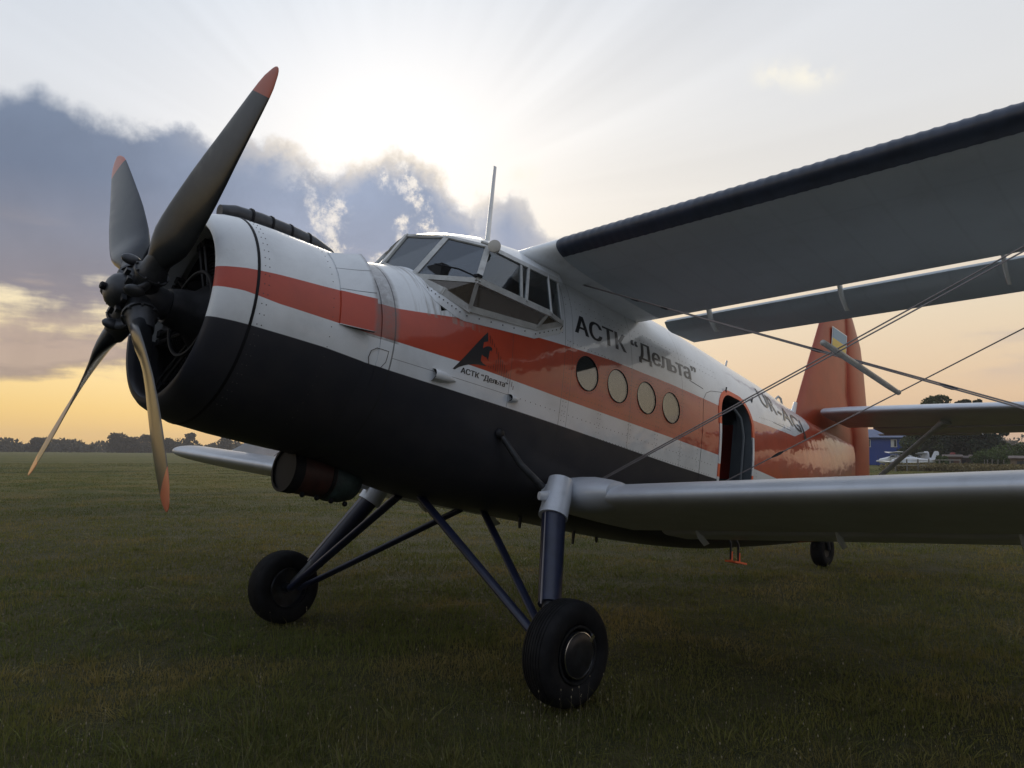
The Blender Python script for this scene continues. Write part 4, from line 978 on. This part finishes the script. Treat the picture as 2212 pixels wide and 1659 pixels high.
# ------------------------------------------------------------------ ground and grass
def ground_color(t):
    """patchy mown grass, one set of patches in world space shared by soil and blades"""
    g = t.node('ShaderNodeNewGeometry'); pos = g.outputs['Position']
    sp = t.sep(pos); p2 = t.comb(sp[0], sp[1], 0.)
    n1 = t.noise(p2, .10, 5, .6); n2 = t.noise(p2, .55, 6, .65); n3 = t.noise(p2, 3.2, 5, .6)
    st = t.node('ShaderNodeMapping'); t.L.new(p2, st.inputs[0]); st.inputs['Rotation'].default_value = (0, 0, radians(30)); st.inputs['Scale'].default_value = (.25, 1., 1)
    n4 = t.noise(st.outputs[0], .16, 4, .6)
    return pos, n1, n2, n3, n4
def grass_mat(name, blade):
    m = bpy.data.materials.new(name); m.use_nodes = True; t = NT(m.node_tree); b = m.node_tree.nodes['Principled BSDF']
    pos, n1, n2, n3, n4 = ground_color(t)
    green, olive, straw, dark = ((.108, .132, .030), (.175, .165, .042), (.28, .21, .078), (.055, .070, .020))
    c = t.mix(t.smooth(n1, .38, .62), green, olive)
    c = t.mix(t.m('MULTIPLY', t.smooth(n2, .46, .64), .85), c, straw)
    c = t.mix(t.m('MULTIPLY', t.smooth(n4, .52, .66), .6), c, dark)
    c = t.mix(t.m('MULTIPLY', t.smooth(n3, .50, .66), .7), c, dark)
    if blade:
        at = t.node('ShaderNodeAttribute', attribute_name='rnd'); r = at.outputs['Fac']
        c = t.mix(t.m('MULTIPLY', t.smooth(r, .72, .97), .7), c, (.17, .14, .065)); c = t.mix(t.m('MULTIPLY', t.smooth(r, .35, .0), .5), c, (.045, .062, .016))
        b.inputs['Roughness'].default_value = .6
        tr = t.node('ShaderNodeBsdfTranslucent'); t.L.new(c, tr.inputs[0]); mx = t.node('ShaderNodeMixShader'); mx.inputs[0].default_value = .35
        t.L.new(b.outputs[0], mx.inputs[1]); t.L.new(tr.outputs[0], mx.inputs[2]); t.L.new(mx.outputs[0], m.node_tree.nodes['Material Output'].inputs[0])
    else:
        # soil shows between the blades close by; farther off the sheet carries the lawn itself
        g = t.node('ShaderNodeVectorMath', operation='LENGTH'); t.L.new(pos, g.inputs[0])
        soil = t.mix(t.smooth(n3, .4, .65), (.045, .046, .018), (.075, .066, .028))
        c = t.mix(t.smooth(g.outputs['Value'], 10., 42.), soil, t.mix(1., c, (.66, .66, .56), 'MULTIPLY'))
        b.inputs['Roughness'].default_value = .9
        bn = t.node('ShaderNodeBump'); bn.inputs['Strength'].default_value = 1.; bn.inputs['Distance'].default_value = .12
        t.L.new(t.m('ADD', t.m('MULTIPLY', n3, .6), t.noise(pos, 14., 4, .7)), bn.inputs['Height']); t.L.new(bn.outputs[0], b.inputs['Normal'])
    t.inp(b.inputs['Base Color'], c); b.inputs['Specular IOR Level'].default_value = .15
    return m
gm = grass_mat('meadow', False); gb = grass_mat('grass_blades', True)
# ground sheet: fine near the aircraft, gently uneven, out to the horizon
def gh(x, y): return 0.012*np.sin(x*1.3+y*.7)+0.010*np.sin(x*.45-y*1.1+2)+.006*np.sin(x*3.1+y*2.7)+.004
rad = [0]+[1.2*1.16**k for k in range(56)]
V, F = [(0, 0, float(gh(0, 0)))], []
NA = 96
for r in rad[1:]:
    for k in range(NA):
        x, y = r*cos(2*pi*k/NA), r*sin(2*pi*k/NA); V.append((x, y, float(gh(x, y)) if r < 80 else -.02))
for k in range(NA): F.append((0, 1+k, 1+(k+1) % NA))
for i in range(len(rad)-2):
    for k in range(NA): a = 1+i*NA; F.append((a+k, a+(k+1) % NA, a+NA+(k+1) % NA, a+NA+k))
g_ = link('ground', mesh('ground', V, F), gm, smooth=60); g_['kind'] = 'structure'; g_['label'] = 'dry mown airfield grass running to the horizon'
# blades
rg = np.random.default_rng(3)
CX, CY = CAMP[0], CAMP[1]
def blades(n, d0, d1, azc, half, hmin, hmax, wbase, pw=1.0):
    u = rg.random(n); d = d0*(d1/d0)**u
    az = azc+(rg.random(n)*2-1)*half
    x = CX+d*np.cos(az); y = CY+d*np.sin(az)
    # clumps
    cl = np.sin(x*2.1+np.sin(y*1.7)*2)*np.sin(y*2.6+np.sin(x*1.3)*2)+.6*np.sin(x*6.3+y*1.1)*np.sin(y*5.7-x*.9)
    h = (hmin+(hmax-hmin)*rg.random(n)**2)*(1+.35*cl)*(d/d0)**.12
    w = wbase*(d/d0)**.72*(.6+.8*rg.random(n))
    yaw = rg.random(n)*2*pi; lean = .25+.75*rg.random(n); ld = rg.random(n)*2*pi
    z = gh(x, y)-.004
    wx, wy = np.cos(yaw)*w, np.sin(yaw)*w; lx, ly = np.cos(ld)*lean*h*.6, np.sin(ld)*lean*h*.6
    Vv = np.empty((n, 5, 3))
    Vv[:, 0] = np.stack([x-wx, y-wy, z], 1); Vv[:, 1] = np.stack([x+wx, y+wy, z], 1)
    Vv[:, 2] = np.stack([x+wx*.8+lx*.35, y+wy*.8+ly*.35, z+h*.6], 1); Vv[:, 3] = np.stack([x-wx*.8+lx*.35, y-wy*.8+ly*.35, z+h*.6], 1)
    Vv[:, 4] = np.stack([x+lx, y+ly, z+h], 1)
    return Vv, rg.random(n)
def blade_obj(name, parts, m, label):
    Vv = np.concatenate([p[0] for p in parts]); rn = np.concatenate([p[1] for p in parts]); n = len(Vv)
    me = bpy.data.meshes.new(name); me.vertices.add(n*5); me.vertices.foreach_set('co', Vv.reshape(-1))
    base = np.arange(n)*5
    idx = np.stack([base, base+1, base+2, base+3, base+3, base+2, base+4], 1).reshape(-1)
    me.loops.add(n*7); me.loops.foreach_set('vertex_index', idx.astype(np.int32))
    me.polygons.add(n*2)
    ls = np.stack([np.arange(n)*7, np.arange(n)*7+4], 1).reshape(-1); lt = np.tile([4, 3], n)
    me.polygons.foreach_set('loop_start', ls.astype(np.int32)); me.polygons.foreach_set('loop_total', lt.astype(np.int32))
    me.update(calc_edges=True)
    at = me.attributes.new('rnd', 'FLOAT', 'POINT'); at.data.foreach_set('value', np.repeat(rn, 5).astype(np.float32))
    me.materials.append(m); o = bpy.data.objects.new(name, me); COL.objects.link(o); o['kind'] = 'stuff'; o['label'] = label; o['category'] = 'grass'
    return o
def tufts(n, d0, d1, per):
    Vs, rs_ = [], []
    for k in range(n):
        d = d0*(d1/d0)**rg.random(); a = YAW+(rg.random()*2-1)*.75; x0, y0 = CX+d*np.cos(a), CY+d*np.sin(a)
        m = per; R_ = .03+.10*rg.random(); x = x0+rg.normal(size=m)*R_; y = y0+rg.normal(size=m)*R_
        h = (.03+.065*rg.random())*(.5+.8*rg.random(m)); w = .0028*(d/d0)**.5*(.6+.8*rg.random(m)); yw = rg.random(m)*2*pi
        lx = (x-x0)*1.1+rg.normal(size=m)*.02; ly = (y-y0)*1.1+rg.normal(size=m)*.02; z = gh(x, y)-.004; wx, wy = np.cos(yw)*w, np.sin(yw)*w
        V_ = np.empty((m, 5, 3)); V_[:, 0] = np.stack([x-wx, y-wy, z], 1); V_[:, 1] = np.stack([x+wx, y+wy, z], 1)
        V_[:, 2] = np.stack([x+wx*.8+lx*.35, y+wy*.8+ly*.35, z+h*.6], 1); V_[:, 3] = np.stack([x-wx*.8+lx*.35, y-wy*.8+ly*.35, z+h*.6], 1); V_[:, 4] = np.stack([x+lx, y+ly, z+h], 1)
        Vs.append(V_); rs_.append(np.full(m, rg.random())*.6+rg.random(m)*.4)
    return np.concatenate(Vs), np.concatenate(rs_)
blade_obj('grass', [tufts(480, 3.8, 30, 30), blades(720000, 3.6, 110, YAW, .80, .014, .046, .0021), blades(11000, 3.8, 30, YAW, .75, .07, .20, .0013)], gb, 'short dry grass with scattered taller stalks')
# seed heads on the tall stalks and tiny white flowers
hd = MB()
for k in range(1700):
    d = 4.0*(22/4.0)**random.random(); a = YAW+random.uniform(-.7, .7); x, y = CX+d*cos(a), CY+d*sin(a)
    if k > 1620: q_ = random.uniform(0, 2*pi); w_ = random.uniform(.28, .75); x, y = .1+w_*cos(q_), -1.9+.7*w_*sin(q_); d = 5.
    h = random.uniform(.08, .26); z = float(gh(x, y)); s = random.uniform(.002, .0042)*(d/4)**.6
    lx, ly = random.uniform(-.04, .04), random.uniform(-.04, .04)
    hd.add([(x-.0012, y, z), (x+.0012, y, z), (x+lx, y+ly, z+h)], [(0, 1, 2)])
    c = (x+lx, y+ly, z+h); hd.add([(c[0]+s, c[1], c[2]), (c[0], c[1]+s, c[2]), (c[0]-s, c[1], c[2]), (c[0], c[1]-s, c[2]), (c[0], c[1], c[2]+s*2.6), (c[0], c[1], c[2]-s*2)], [(0, 1, 4), (1, 2, 4), (2, 3, 4), (3, 0, 4), (1, 0, 5), (2, 1, 5), (3, 2, 5), (0, 3, 5)])
o = hd.obj('seed_heads', mat('seed_head', (.21, .18, .115), .8, var=.3, vscale=2), smooth=0); tag(o, 'pale seed heads and tiny flowers on thin stalks in the grass', 'seed heads', kind='stuff')

# ------------------------------------------------------------------ trees
def leafmat(name, c, v=.35):
    m = bpy.data.materials.new(name); m.use_nodes = True; t = NT(m.node_tree); b = m.node_tree.nodes['Principled BSDF']
    oc = t.node('ShaderNodeTexCoord').outputs['Object']; at = t.node('ShaderNodeAttribute', attribute_name='rnd').outputs['Fac']
    n = t.noise(oc, .35, 4, .6); cc = t.mix(t.smooth(t.m('ADD', t.m('MULTIPLY', n, .6), t.m('MULTIPLY', at, .4)), .3, .7), tuple(q*(1-v) for q in c), tuple(q*(1+v) for q in c))
    t.inp(b.inputs['Base Color'], cc); b.inputs['Roughness'].default_value = .7; b.inputs['Specular IOR Level'].default_value = .2
    tr = t.node('ShaderNodeBsdfTranslucent'); t.L.new(cc, tr.inputs[0]); mx = t.node('ShaderNodeMixShader'); mx.inputs[0].default_value = .3
    t.L.new(b.outputs[0], mx.inputs[1]); t.L.new(tr.outputs[0], mx.inputs[2]); t.L.new(mx.outputs[0], m.node_tree.nodes['Material Output'].inputs[0]); return m
LM = dict(green=leafmat('broadleaf', (.050, .068, .026)), darkg=leafmat('dark_leaves', (.026, .040, .024)), pine=leafmat('pine_needles', (.038, .048, .026)), far=leafmat('far_leaves', (.055, .052, .036), .3), bush=leafmat('bush_leaves', (.060, .088, .026)))
bark = mat('bark', (.07, .05, .035), .9, var=.3, vscale=4)
def leaves(clumps, n, size, name, m, parent=None, seed=0, **k):
    """many small faces spread through ellipsoid clumps (centre, radii)"""
    r = np.random.default_rng(seed); C_ = np.array([c[0] for c in clumps], float); Rr = np.array([c[1] for c in clumps], float)
    wv = (Rr[:, 0]*Rr[:, 2]); wv = wv/wv.sum(); ci = r.choice(len(clumps), n, p=wv)
    d = r.normal(size=(n, 3)); d /= np.linalg.norm(d, axis=1)[:, None]; rr_ = .45+.6*r.random(n)**.6
    p_ = C_[ci]+d*Rr[ci]*rr_[:, None]
    a = r.normal(size=(n, 3)); a /= np.linalg.norm(a, axis=1)[:, None]; b = np.cross(a, r.normal(size=(n, 3))); b /= np.linalg.norm(b, axis=1)[:, None]
    s = size*(.5+r.random(n))[:, None]
    Vv = np.stack([p_-a*s*.5, p_+b*s*.4, p_+a*s*.6, p_-b*s*.35], 1)
    me = bpy.data.meshes.new(name); me.vertices.add(n*4); me.vertices.foreach_set('co', Vv.reshape(-1)); me.loops.add(n*4); me.loops.foreach_set('vertex_index', np.arange(n*4, dtype=np.int32))
    me.polygons.add(n); me.polygons.foreach_set('loop_start', (np.arange(n)*4).astype(np.int32)); me.polygons.foreach_set('loop_total', np.full(n, 4, np.int32)); me.update(calc_edges=True)
    at = me.attributes.new('rnd', 'FLOAT', 'POINT'); at.data.foreach_set('value', np.repeat(r.random(n), 4).astype(np.float32))
    me.materials.append(m); o = bpy.data.objects.new(name, me); COL.objects.link(o)
    if parent is not None: o.parent = parent
    return o
def at(azdeg, dist, z=0.): a = radians(azdeg); return (CX+dist*cos(a), CY+dist*sin(a), z)
def tree(name, loc, h, w, lm, label, group=None, n=2500, leaf=.35, trunkh=.3, nc=12, seed=0, pine=False, lean=0.):
    r = random.Random(seed); root = empty(name, loc, label=label, cat='tree', group=group)
    tb = MB().tube([(0, 0, -.1), (lean*.3, 0, h*.35), (lean*.7, .1, h*.65), (lean, 0, h*.93)], [h*.022, h*.017, h*.011, h*.004], 8)
    cl = []
    for k in range(nc):
        u = (k+.5)/nc; a = k*2.4+r.random(); z = h*(trunkh+(1-trunkh)*u)
        env = (sin(pi*min(1, .22+.72*u)))**.7 if not pine else (.35+.65*sin(pi*(.25+.65*u)))
        rad_ = w/2*env*r.uniform(.35, .75); cx, cy = rad_*cos(a)+lean*u, rad_*sin(a)
        q = w*(.17 if not pine else .13)*r.uniform(.8, 1.3)
        cl.append(((cx, cy, min(z, h-q*.6)), (q, q, q*(.75 if not pine else .38))))
        zb = h*(trunkh*.8+(1-trunkh)*u*.75); tb.tube([(lean*u*.8, 0, zb), (cx*.6, cy*.6, (zb+z)/2), (cx, cy, z)], [h*.007, h*.005, h*.002], 5)
    cl.append(((lean, 0, h*.93), (w*.12, w*.12, h*.07)))
    tb.obj('trunk', bark, root); leaves(cl, n, leaf, 'crown', lm, root, seed)
    return root
# far wood along the left horizon, one mass; a few trees stand out of it
cl = []
r = random.Random(4)
for k in range(520):
    az = 52+46*k/520+r.uniform(-.05, .05); d = 470+r.uniform(-30, 60); hh_ = r.uniform(3.4, 6.0)*(1+.25*sin(az*1.9)+.12*sin(az*5.3)); c = at(az, d, hh_*.5); cl.append((c, (r.uniform(3, 6), r.uniform(3, 6), hh_*.55)))
for k in range(260):
    az = 40-75*k/260+r.uniform(-.1, .1); d = 420+r.uniform(-20, 60); hh_ = r.uniform(7, 11)*(1+.2*sin(az*2.3)); c = at(az, d, hh_*.5); cl.append((c, (r.uniform(5, 9), r.uniform(5, 9), hh_*.55)))
for k in range(300):
    az = 98+225*k/300+r.uniform(-.1, .1); d = 450+r.uniform(-20, 60); hh_ = r.uniform(6, 12); c = at(az, d, hh_*.5); cl.append((c, (r.uniform(6, 11), r.uniform(6, 11), hh_*.55)))
o = leaves(cl, 120000, 1.5, 'far_wood', LM['far'], seed=5); tag(o, 'low dark belt of far trees along the horizon', 'woods', kind='stuff')
for az, d, h, w, s, lab in ((70.35, 440, 10.5, 9, 1, 'rounded far tree behind the lowest blade of the propeller, left of its pair'), (69.55, 445, 8.5, 8, 2, 'lower far tree filling the gap left of centre in the propeller side clump'), (68.6, 440, 9.8, 8.5, 3, 'far tree with a crooked crown right of the tallest left clump'),
                      (67.35, 445, 8.2, 6, 4, 'small far tree just left of the near lower blade'), (66.05, 440, 11.2, 6, 5, 'far tree peeking over the tip of the far lower wing'), (63.9, 440, 10.0, 6, 6, 'lone round far tree above the middle of the far lower wing'),
                      (74.6, 450, 7.6, 8, 7, 'broad low far tree near the left edge')):
    tree('far_tree', at(az, d), h*.88, w*1.35, LM['far'], lab, 'far trees on the left horizon', 1900, .85, .06, 20, s)
# right hand trees behind the tailplane
tree('broadleaf_tree', at(17.05, 140), 10.6, 6.5, LM['green'], 'feathery round tree standing above the tailplane, left of the pines', 'trees behind the tail', 5200, .42, .25, 22, 11)
tree('broadleaf_tree', at(18.0, 128), 5.6, 6.5, LM['green'], 'low bushy green tree at the right end of the blue building', 'trees behind the tail', 4000, .36, .05, 18, 12)
tree('broadleaf_tree', at(16.4, 136), 7.6, 8.5, LM['darkg'], 'dense dark tree below the tailplane, nearest the brown sheds', 'trees behind the tail', 6000, .42, .05, 24, 13)
tree('pine_tree', at(15.45, 142), 10.2, 6.5, LM['pine'], 'pine with a ragged flat top seen above the tailplane', 'trees behind the tail', 4500, .36, .35, 18, 14, True)
tree('pine_tree', at(14.75, 146), 10.4, 3.6, LM['pine'], 'thin pine with a small tufted top right of the flat one', 'trees behind the tail', 2200, .34, .3, 14, 15, True)
tree('pine_tree', at(14.05, 140), 6.8, 5.0, LM['pine'], 'gappy pine with a bare trunk at the right end of the clump', 'trees behind the tail', 1500, .34, .25, 12, 16, True)
tree('broadleaf_tree', at(15.2, 130), 6.6, 8.0, LM['darkg'], 'dark spreading tree behind the brown sheds', 'trees behind the tail', 5000, .42, .05, 22, 17)
for az, d, h, w, s, lab in ((13.3, 118, 3.4, 6, 21, 'wide green bush at the right edge under the tailplane'), (14.2, 120, 2.6, 4.5, 22, 'smaller bush between the sheds and the wide bush'), (16.9, 104, 1.7, 1.4, 23, 'small yellowish bush behind the wire fence')):
    root = empty('bush', at(az, d), label=lab, cat='bush', group='bushes behind the tail')
    rr_ = random.Random(s); cl = [((rr_.uniform(-w/2, w/2)*.7, rr_.uniform(-w/2, w/2)*.7, h*rr_.uniform(.25, .75)), (w*.22, w*.22, h*.28)) for _ in range(9)]
    leaves(cl, 1800, .26, 'foliage', LM['bush'], root, s)
    MB().tube([(0, 0, -.1), (.1, 0, h*.5)], .05, 6).obj('stem', bark, root)
# ------------------------------------------------------------------ blue building
def rotz(az): return radians(az)
bz_ = empty('blue_building', at(20.6, 150), radians(20.6)+.0, label='long bright blue two-storey building with a low grey-blue roof', cat='building')
bl_ = mat('blue_cladding', (.008, .046, .27), .6, var=.08, vscale=.5); rf = mat('grey_blue_roofing', (.055, .085, .18), .5, var=.1)
L0, L1 = -5.6, 16.
wb_ = MB().box((4, (L0+L1)/2, 2.35), (8, L1-L0, 4.7)); wb_.obj('wall', bl_, bz_, smooth=0)
for k in range(22): MB().box((-.015, L0+.5+k*.98, 2.35), (.03, .05, 4.68)).obj('cladding_rib', bl_, bz_, smooth=0)
roofp = MB().add([(-.5, L0-.4, 4.62), (-.5, L1+.4, 4.62), (8.5, L1+.4, 4.62), (8.5, L0-.4, 4.62), (4, L0+2.6, 6.1), (4, L1-2, 6.1), (-.5, L0-.4, 4.50), (-.5, L1+.4, 4.50), (8.5, L1+.4, 4.50), (8.5, L0-.4, 4.50)],
    [(0, 1, 5, 4), (1, 2, 5), (2, 3, 4, 5), (3, 0, 4), (6, 7, 1, 0), (7, 8, 2, 1), (8, 9, 3, 2), (9, 6, 0, 3), (6, 9, 8, 7)]); roofp.obj('roof', rf, bz_, smooth=0)
wfr = mat('window_frame_white', (.6, .6, .58), .5); wgl = mat('window_pane_dark', (.03, .035, .04), .08, coat=1.)
for y in (-2.75, 1.25, 5.2, 9.2, 13.2):
    w_ = MB().box((-.03, y-.42, 3.62), (.08, .08, 1.25)).box((-.03, y+.42, 3.62), (.08, .08, 1.25)).box((-.03, y, 4.22), (.08, .92, .08)).box((-.03, y, 3.03), (.12, 1.0, .08)).box((-.03, y, 3.62), (.07, .06, 1.25)).obj('window', wfr, bz_, smooth=0)
    MB().box((-.012, y, 3.62), (.02, .8, 1.2)).obj('pane', wgl, w_, smooth=0)
    if y in (-2.75,): MB().box((-.03, y+.22, 3.62), (.012, .34, 1.1)).obj('curtain', wfr, w_, smooth=0)
# ------------------------------------------------------------------ small parked aircraft
pw_ = mat('light_aircraft_white', (.62, .64, .66), .35, coat=.5, var=.05); pr_ = mat('light_aircraft_red', (.22, .03, .025), .4, coat=.5); pb_ = mat('light_aircraft_teal', (.14, .24, .28), .4, coat=.5)
def light_plane(name, loc, rz, body, label, high=True, accent=None, s=1.):
    root = empty(name, loc, rz, label=label, cat='aircraft', group='light aircraft parked by the blue building'); root.scale = (s, s, s)
    sec_ = [(0, .06, .85, .06), (.25, .30, .88, .30), (.9, .44, .92, .42), (1.6, .52, 1.05, .52), (2.4, .52, 1.10, .56), (3.3, .36, 1.02, .38), (4.6, .20, 1.0, .22), (6.0, .08, 1.02, .12)]
    R = [[(x, w*cos(2*pi*k/16), z+h*sin(2*pi*k/16)) for k in range(16)] for x, w, z, h in sec_]
    MB().loft(R).obj('fuselage', body, root)
    MB().loft([[(1.15+.05*c, .42*cos(pi*k/8), (1.25)+.02) for k in range(9) for c in (0,)] , [(1.75, .40*cos(pi*k/8), 1.3+.48*sin(pi*k/8)) for k in range(9)], [(2.5, .36*cos(pi*k/8), 1.3+.42*sin(pi*k/8)) for k in range(9)], [(3.4, .2*cos(pi*k/8), 1.2+.1*sin(pi*k/8)) for k in range(9)]], caps=False).obj('canopy', wgl, root)
    zw = 1.95 if high else .72
    for sd in (-1, 1):
        MB().loft([[(1.3+(c0)*(.5-.5*cos(2*pi*k/14))+xo, sd*y, zw+y*.035+t*sin(2*pi*k/14)) for k in range(14)] for y, c0, xo, t in ((.25, 1.45, 0, .09), (3.2, 1.35, .03, .08), (4.9, 1.0, .15, .05), (5.1, .6, .3, .02))]).obj('wing', body, root)
        if high: MB().tube([(1.9, sd*.45, .8), (1.9, sd*2.3, zw)], .04, 6, .5).obj('wing_strut', body, root)
        MB().tube([(1.9, sd*.3, .75), (1.9, sd*1.0, .3)], .045, 6).obj('gear_leg', body, root)
        MB().revaxis((1.9, sd*1.0, .25), (0, 1, 0), [(-.07, .001), (-.07, .2), (0, .25), (.07, .2), (.07, .001)], 16).obj('wheel', M['rubber'], root)
        MB().loft([[(5.35+c0*(.5-.5*cos(2*pi*k/12))+xo, sd*y, 1.12+t*sin(2*pi*k/12)) for k in range(12)] for y, c0, xo, t in ((.05, .95, 0, .05), (1.4, .75, .15, .03))]).obj('tailplane', body, root)
    MB().loft([[(5.15+c0*(.5-.5*cos(2*pi*k/12))+xo, t*sin(2*pi*k/12), z) for k in range(12)] for z, c0, xo, t in ((1.05, 1.2, 0, .05), (1.7, .9, .3, .045), (2.1, .65, .5, .03), (2.22, .4, .62, .01))]).obj('fin', accent or body, root)
    MB().revaxis((.02, 0, .85), (1, 0, 0), [(-.28, .001), (-.2, .09), (0, .14), (0, .001)], 14).obj('spinner', body, root)
    pb2 = MB().loft([[(-.05+.02*cos(2*pi*k/8)*1, w*cos(2*pi*k/8), z+.0) for k in range(8)] for z, w in ((.05, .02), (.4, .07), (.85, .05), (1.3, .07), (1.65, .02))]); pb2.obj('propeller', M['dark'], root)
    MB().revaxis((.6, 0, .2), (0, 1, 0), [(-.05, .001), (-.05, .16), (0, .2), (.05, .16), (.05, .001)], 14).tube([(.6, 0, .2), (.65, 0, .7)], .03, 6).obj('nose_wheel', M['rubber'], root)
    return root
light_plane('light_aircraft', at(20.5, 122), radians(-62), pw_, 'white high-wing light aircraft left of the tail fin of the next one', True)
light_plane('light_aircraft', at(19.75, 112), radians(-40), pw_, 'white low-wing light aircraft with a pointed red-tipped fin', False, None)
light_plane('light_aircraft', at(18.9, 124), radians(-70), pw_, 'white light aircraft with a dark red fin, behind the low-wing one', True, pr_, .95)
light_plane('light_aircraft', at(17.2, 126), radians(-60), pb_, 'pale teal light aircraft beyond the wire fence', False, None, .85)
# ------------------------------------------------------------------ wire fence, sheds, huts
fpost = mat('fence_post_grey', (.16, .15, .13), .8); wirem = mat('fence_rail', (.35, .33, .28), .7)
fr_ = empty('fence', at(19.0, 96), label='low post and rail fence in front of the parked light aircraft', cat='fence')
p0, p1 = Vector(at(19.5, 94)), Vector(at(15.9, 104)); o0 = Vector(at(19.0, 96)); N_ = 7
for k in range(N_):
    q = p0.lerp(p1, k/(N_-1))-o0; MB().box((q.x, q.y, .62), (.12, .12, 1.3)).obj('post', fpost, fr_, smooth=0)
for z in (1.18, .62):
    for k in range(N_-1): a, b = p0.lerp(p1, k/(N_-1))-o0, p0.lerp(p1, (k+1)/(N_-1))-o0; MB().tube([(a.x, a.y, z), (b.x, b.y, z)], .03, 5).obj('rail', wirem, fr_)
dry = leafmat('dry_weeds', (.16, .13, .06)); rr_ = random.Random(9)
cl = [((*at(rr_.uniform(11, 20), rr_.uniform(97, 108))[:2], .35), (.9, .9, .45)) for _ in range(90)]
tag(leaves(cl, 9000, .22, 'dry_weeds', dry, seed=8), 'band of dry tall weeds along the low fence', 'weeds', kind='stuff')
brown = mat('shed_brown', (.11, .055, .042), .8, var=.2, vscale=1.5); tan = mat('hut_tan', (.17, .125, .085), .8, var=.15, vscale=1.5); roofm = mat('shed_roof', (.10, .075, .065), .8, var=.2)
def hut(name, az, d, w, dp, h, m, label, cat='shed', rot=0.):
    root = empty(name, at(az, d), radians(az)+rot, label=label, cat=cat)
    MB().box((dp/2, 0, h/2), (dp, w, h)).obj('wall', m, root, smooth=0)
    MB().add([(-.25, -w/2-.2, h), (-.25, w/2+.2, h), (dp+.25, w/2+.2, h+.25), (dp+.25, -w/2-.2, h+.25), (-.25, -w/2-.2, h+.12), (-.25, w/2+.2, h+.12), (dp+.25, w/2+.2, h+.37), (dp+.25, -w/2-.2, h+.37)], [(0, 1, 2, 3), (4, 5, 6, 7), (0, 1, 5, 4), (1, 2, 6, 5), (2, 3, 7, 6), (3, 0, 4, 7)]).obj('roof', roofm, root, smooth=0)
    MB().box((-.02, w*.15, h*.42), (.05, .8, h*.8)).obj('door', M['inside'], root, smooth=0)
    return root
hut('shed', 16.3, 119, 2.0, 2.5, 1.45, brown, 'reddish brown shed next to the teal light aircraft')
hut('shed', 15.6, 121, 2.4, 2.5, 1.3, roofm, 'greyish brown shed right of the reddish one')
hut('shed', 15.0, 123, 1.5, 2., 1.45, brown, 'narrow brown shed under the dark spreading tree')
hut('hut', 12.5, 112, 3.0, 2.5, 1.35, tan, 'tan hut at the right edge between wing and tailplane', 'hut')
for k, (az, d) in enumerate(((14.6, 110), (14.45, 111), (13.9, 112), (13.6, 109), (14.2, 113))):
    MB().tube([(*at(az, d)[:2], -.05), (*at(az, d)[:2], 1.25)], .05, 6).obj('stake', fpost)
    o = bpy.context.scene.collection.objects[-1]
    tag(o, ['leftmost grey stake in the weeds right of the sheds', 'second grey stake right of the sheds', 'grey stake before the smaller bush', 'rightmost grey stake before the wide bush', 'grey stake standing farther back among the weeds'][k], 'stake', 'stakes in the weeds')

# ------------------------------------------------------------------ evening haze: one closed box of thin air round everything
hz = bpy.data.materials.new('haze_air'); hz.use_nodes = True; hn = hz.node_tree; hn.nodes.clear()
pv = hn.nodes.new('ShaderNodeVolumePrincipled'); pv.inputs['Color'].default_value = (.86, .84, .84, 1); pv.inputs['Density'].default_value = .00042; pv.inputs['Anisotropy'].default_value = .35
ho = hn.nodes.new('ShaderNodeOutputMaterial'); hn.links.new(pv.outputs[0], ho.inputs['Volume'])
hb = MB().box((0, 0, 6.5), (1300, 1300, 15.2)).obj('haze', hz, smooth=0); tag(hb, 'thin evening haze over the whole airfield', 'haze', kind='stuff')
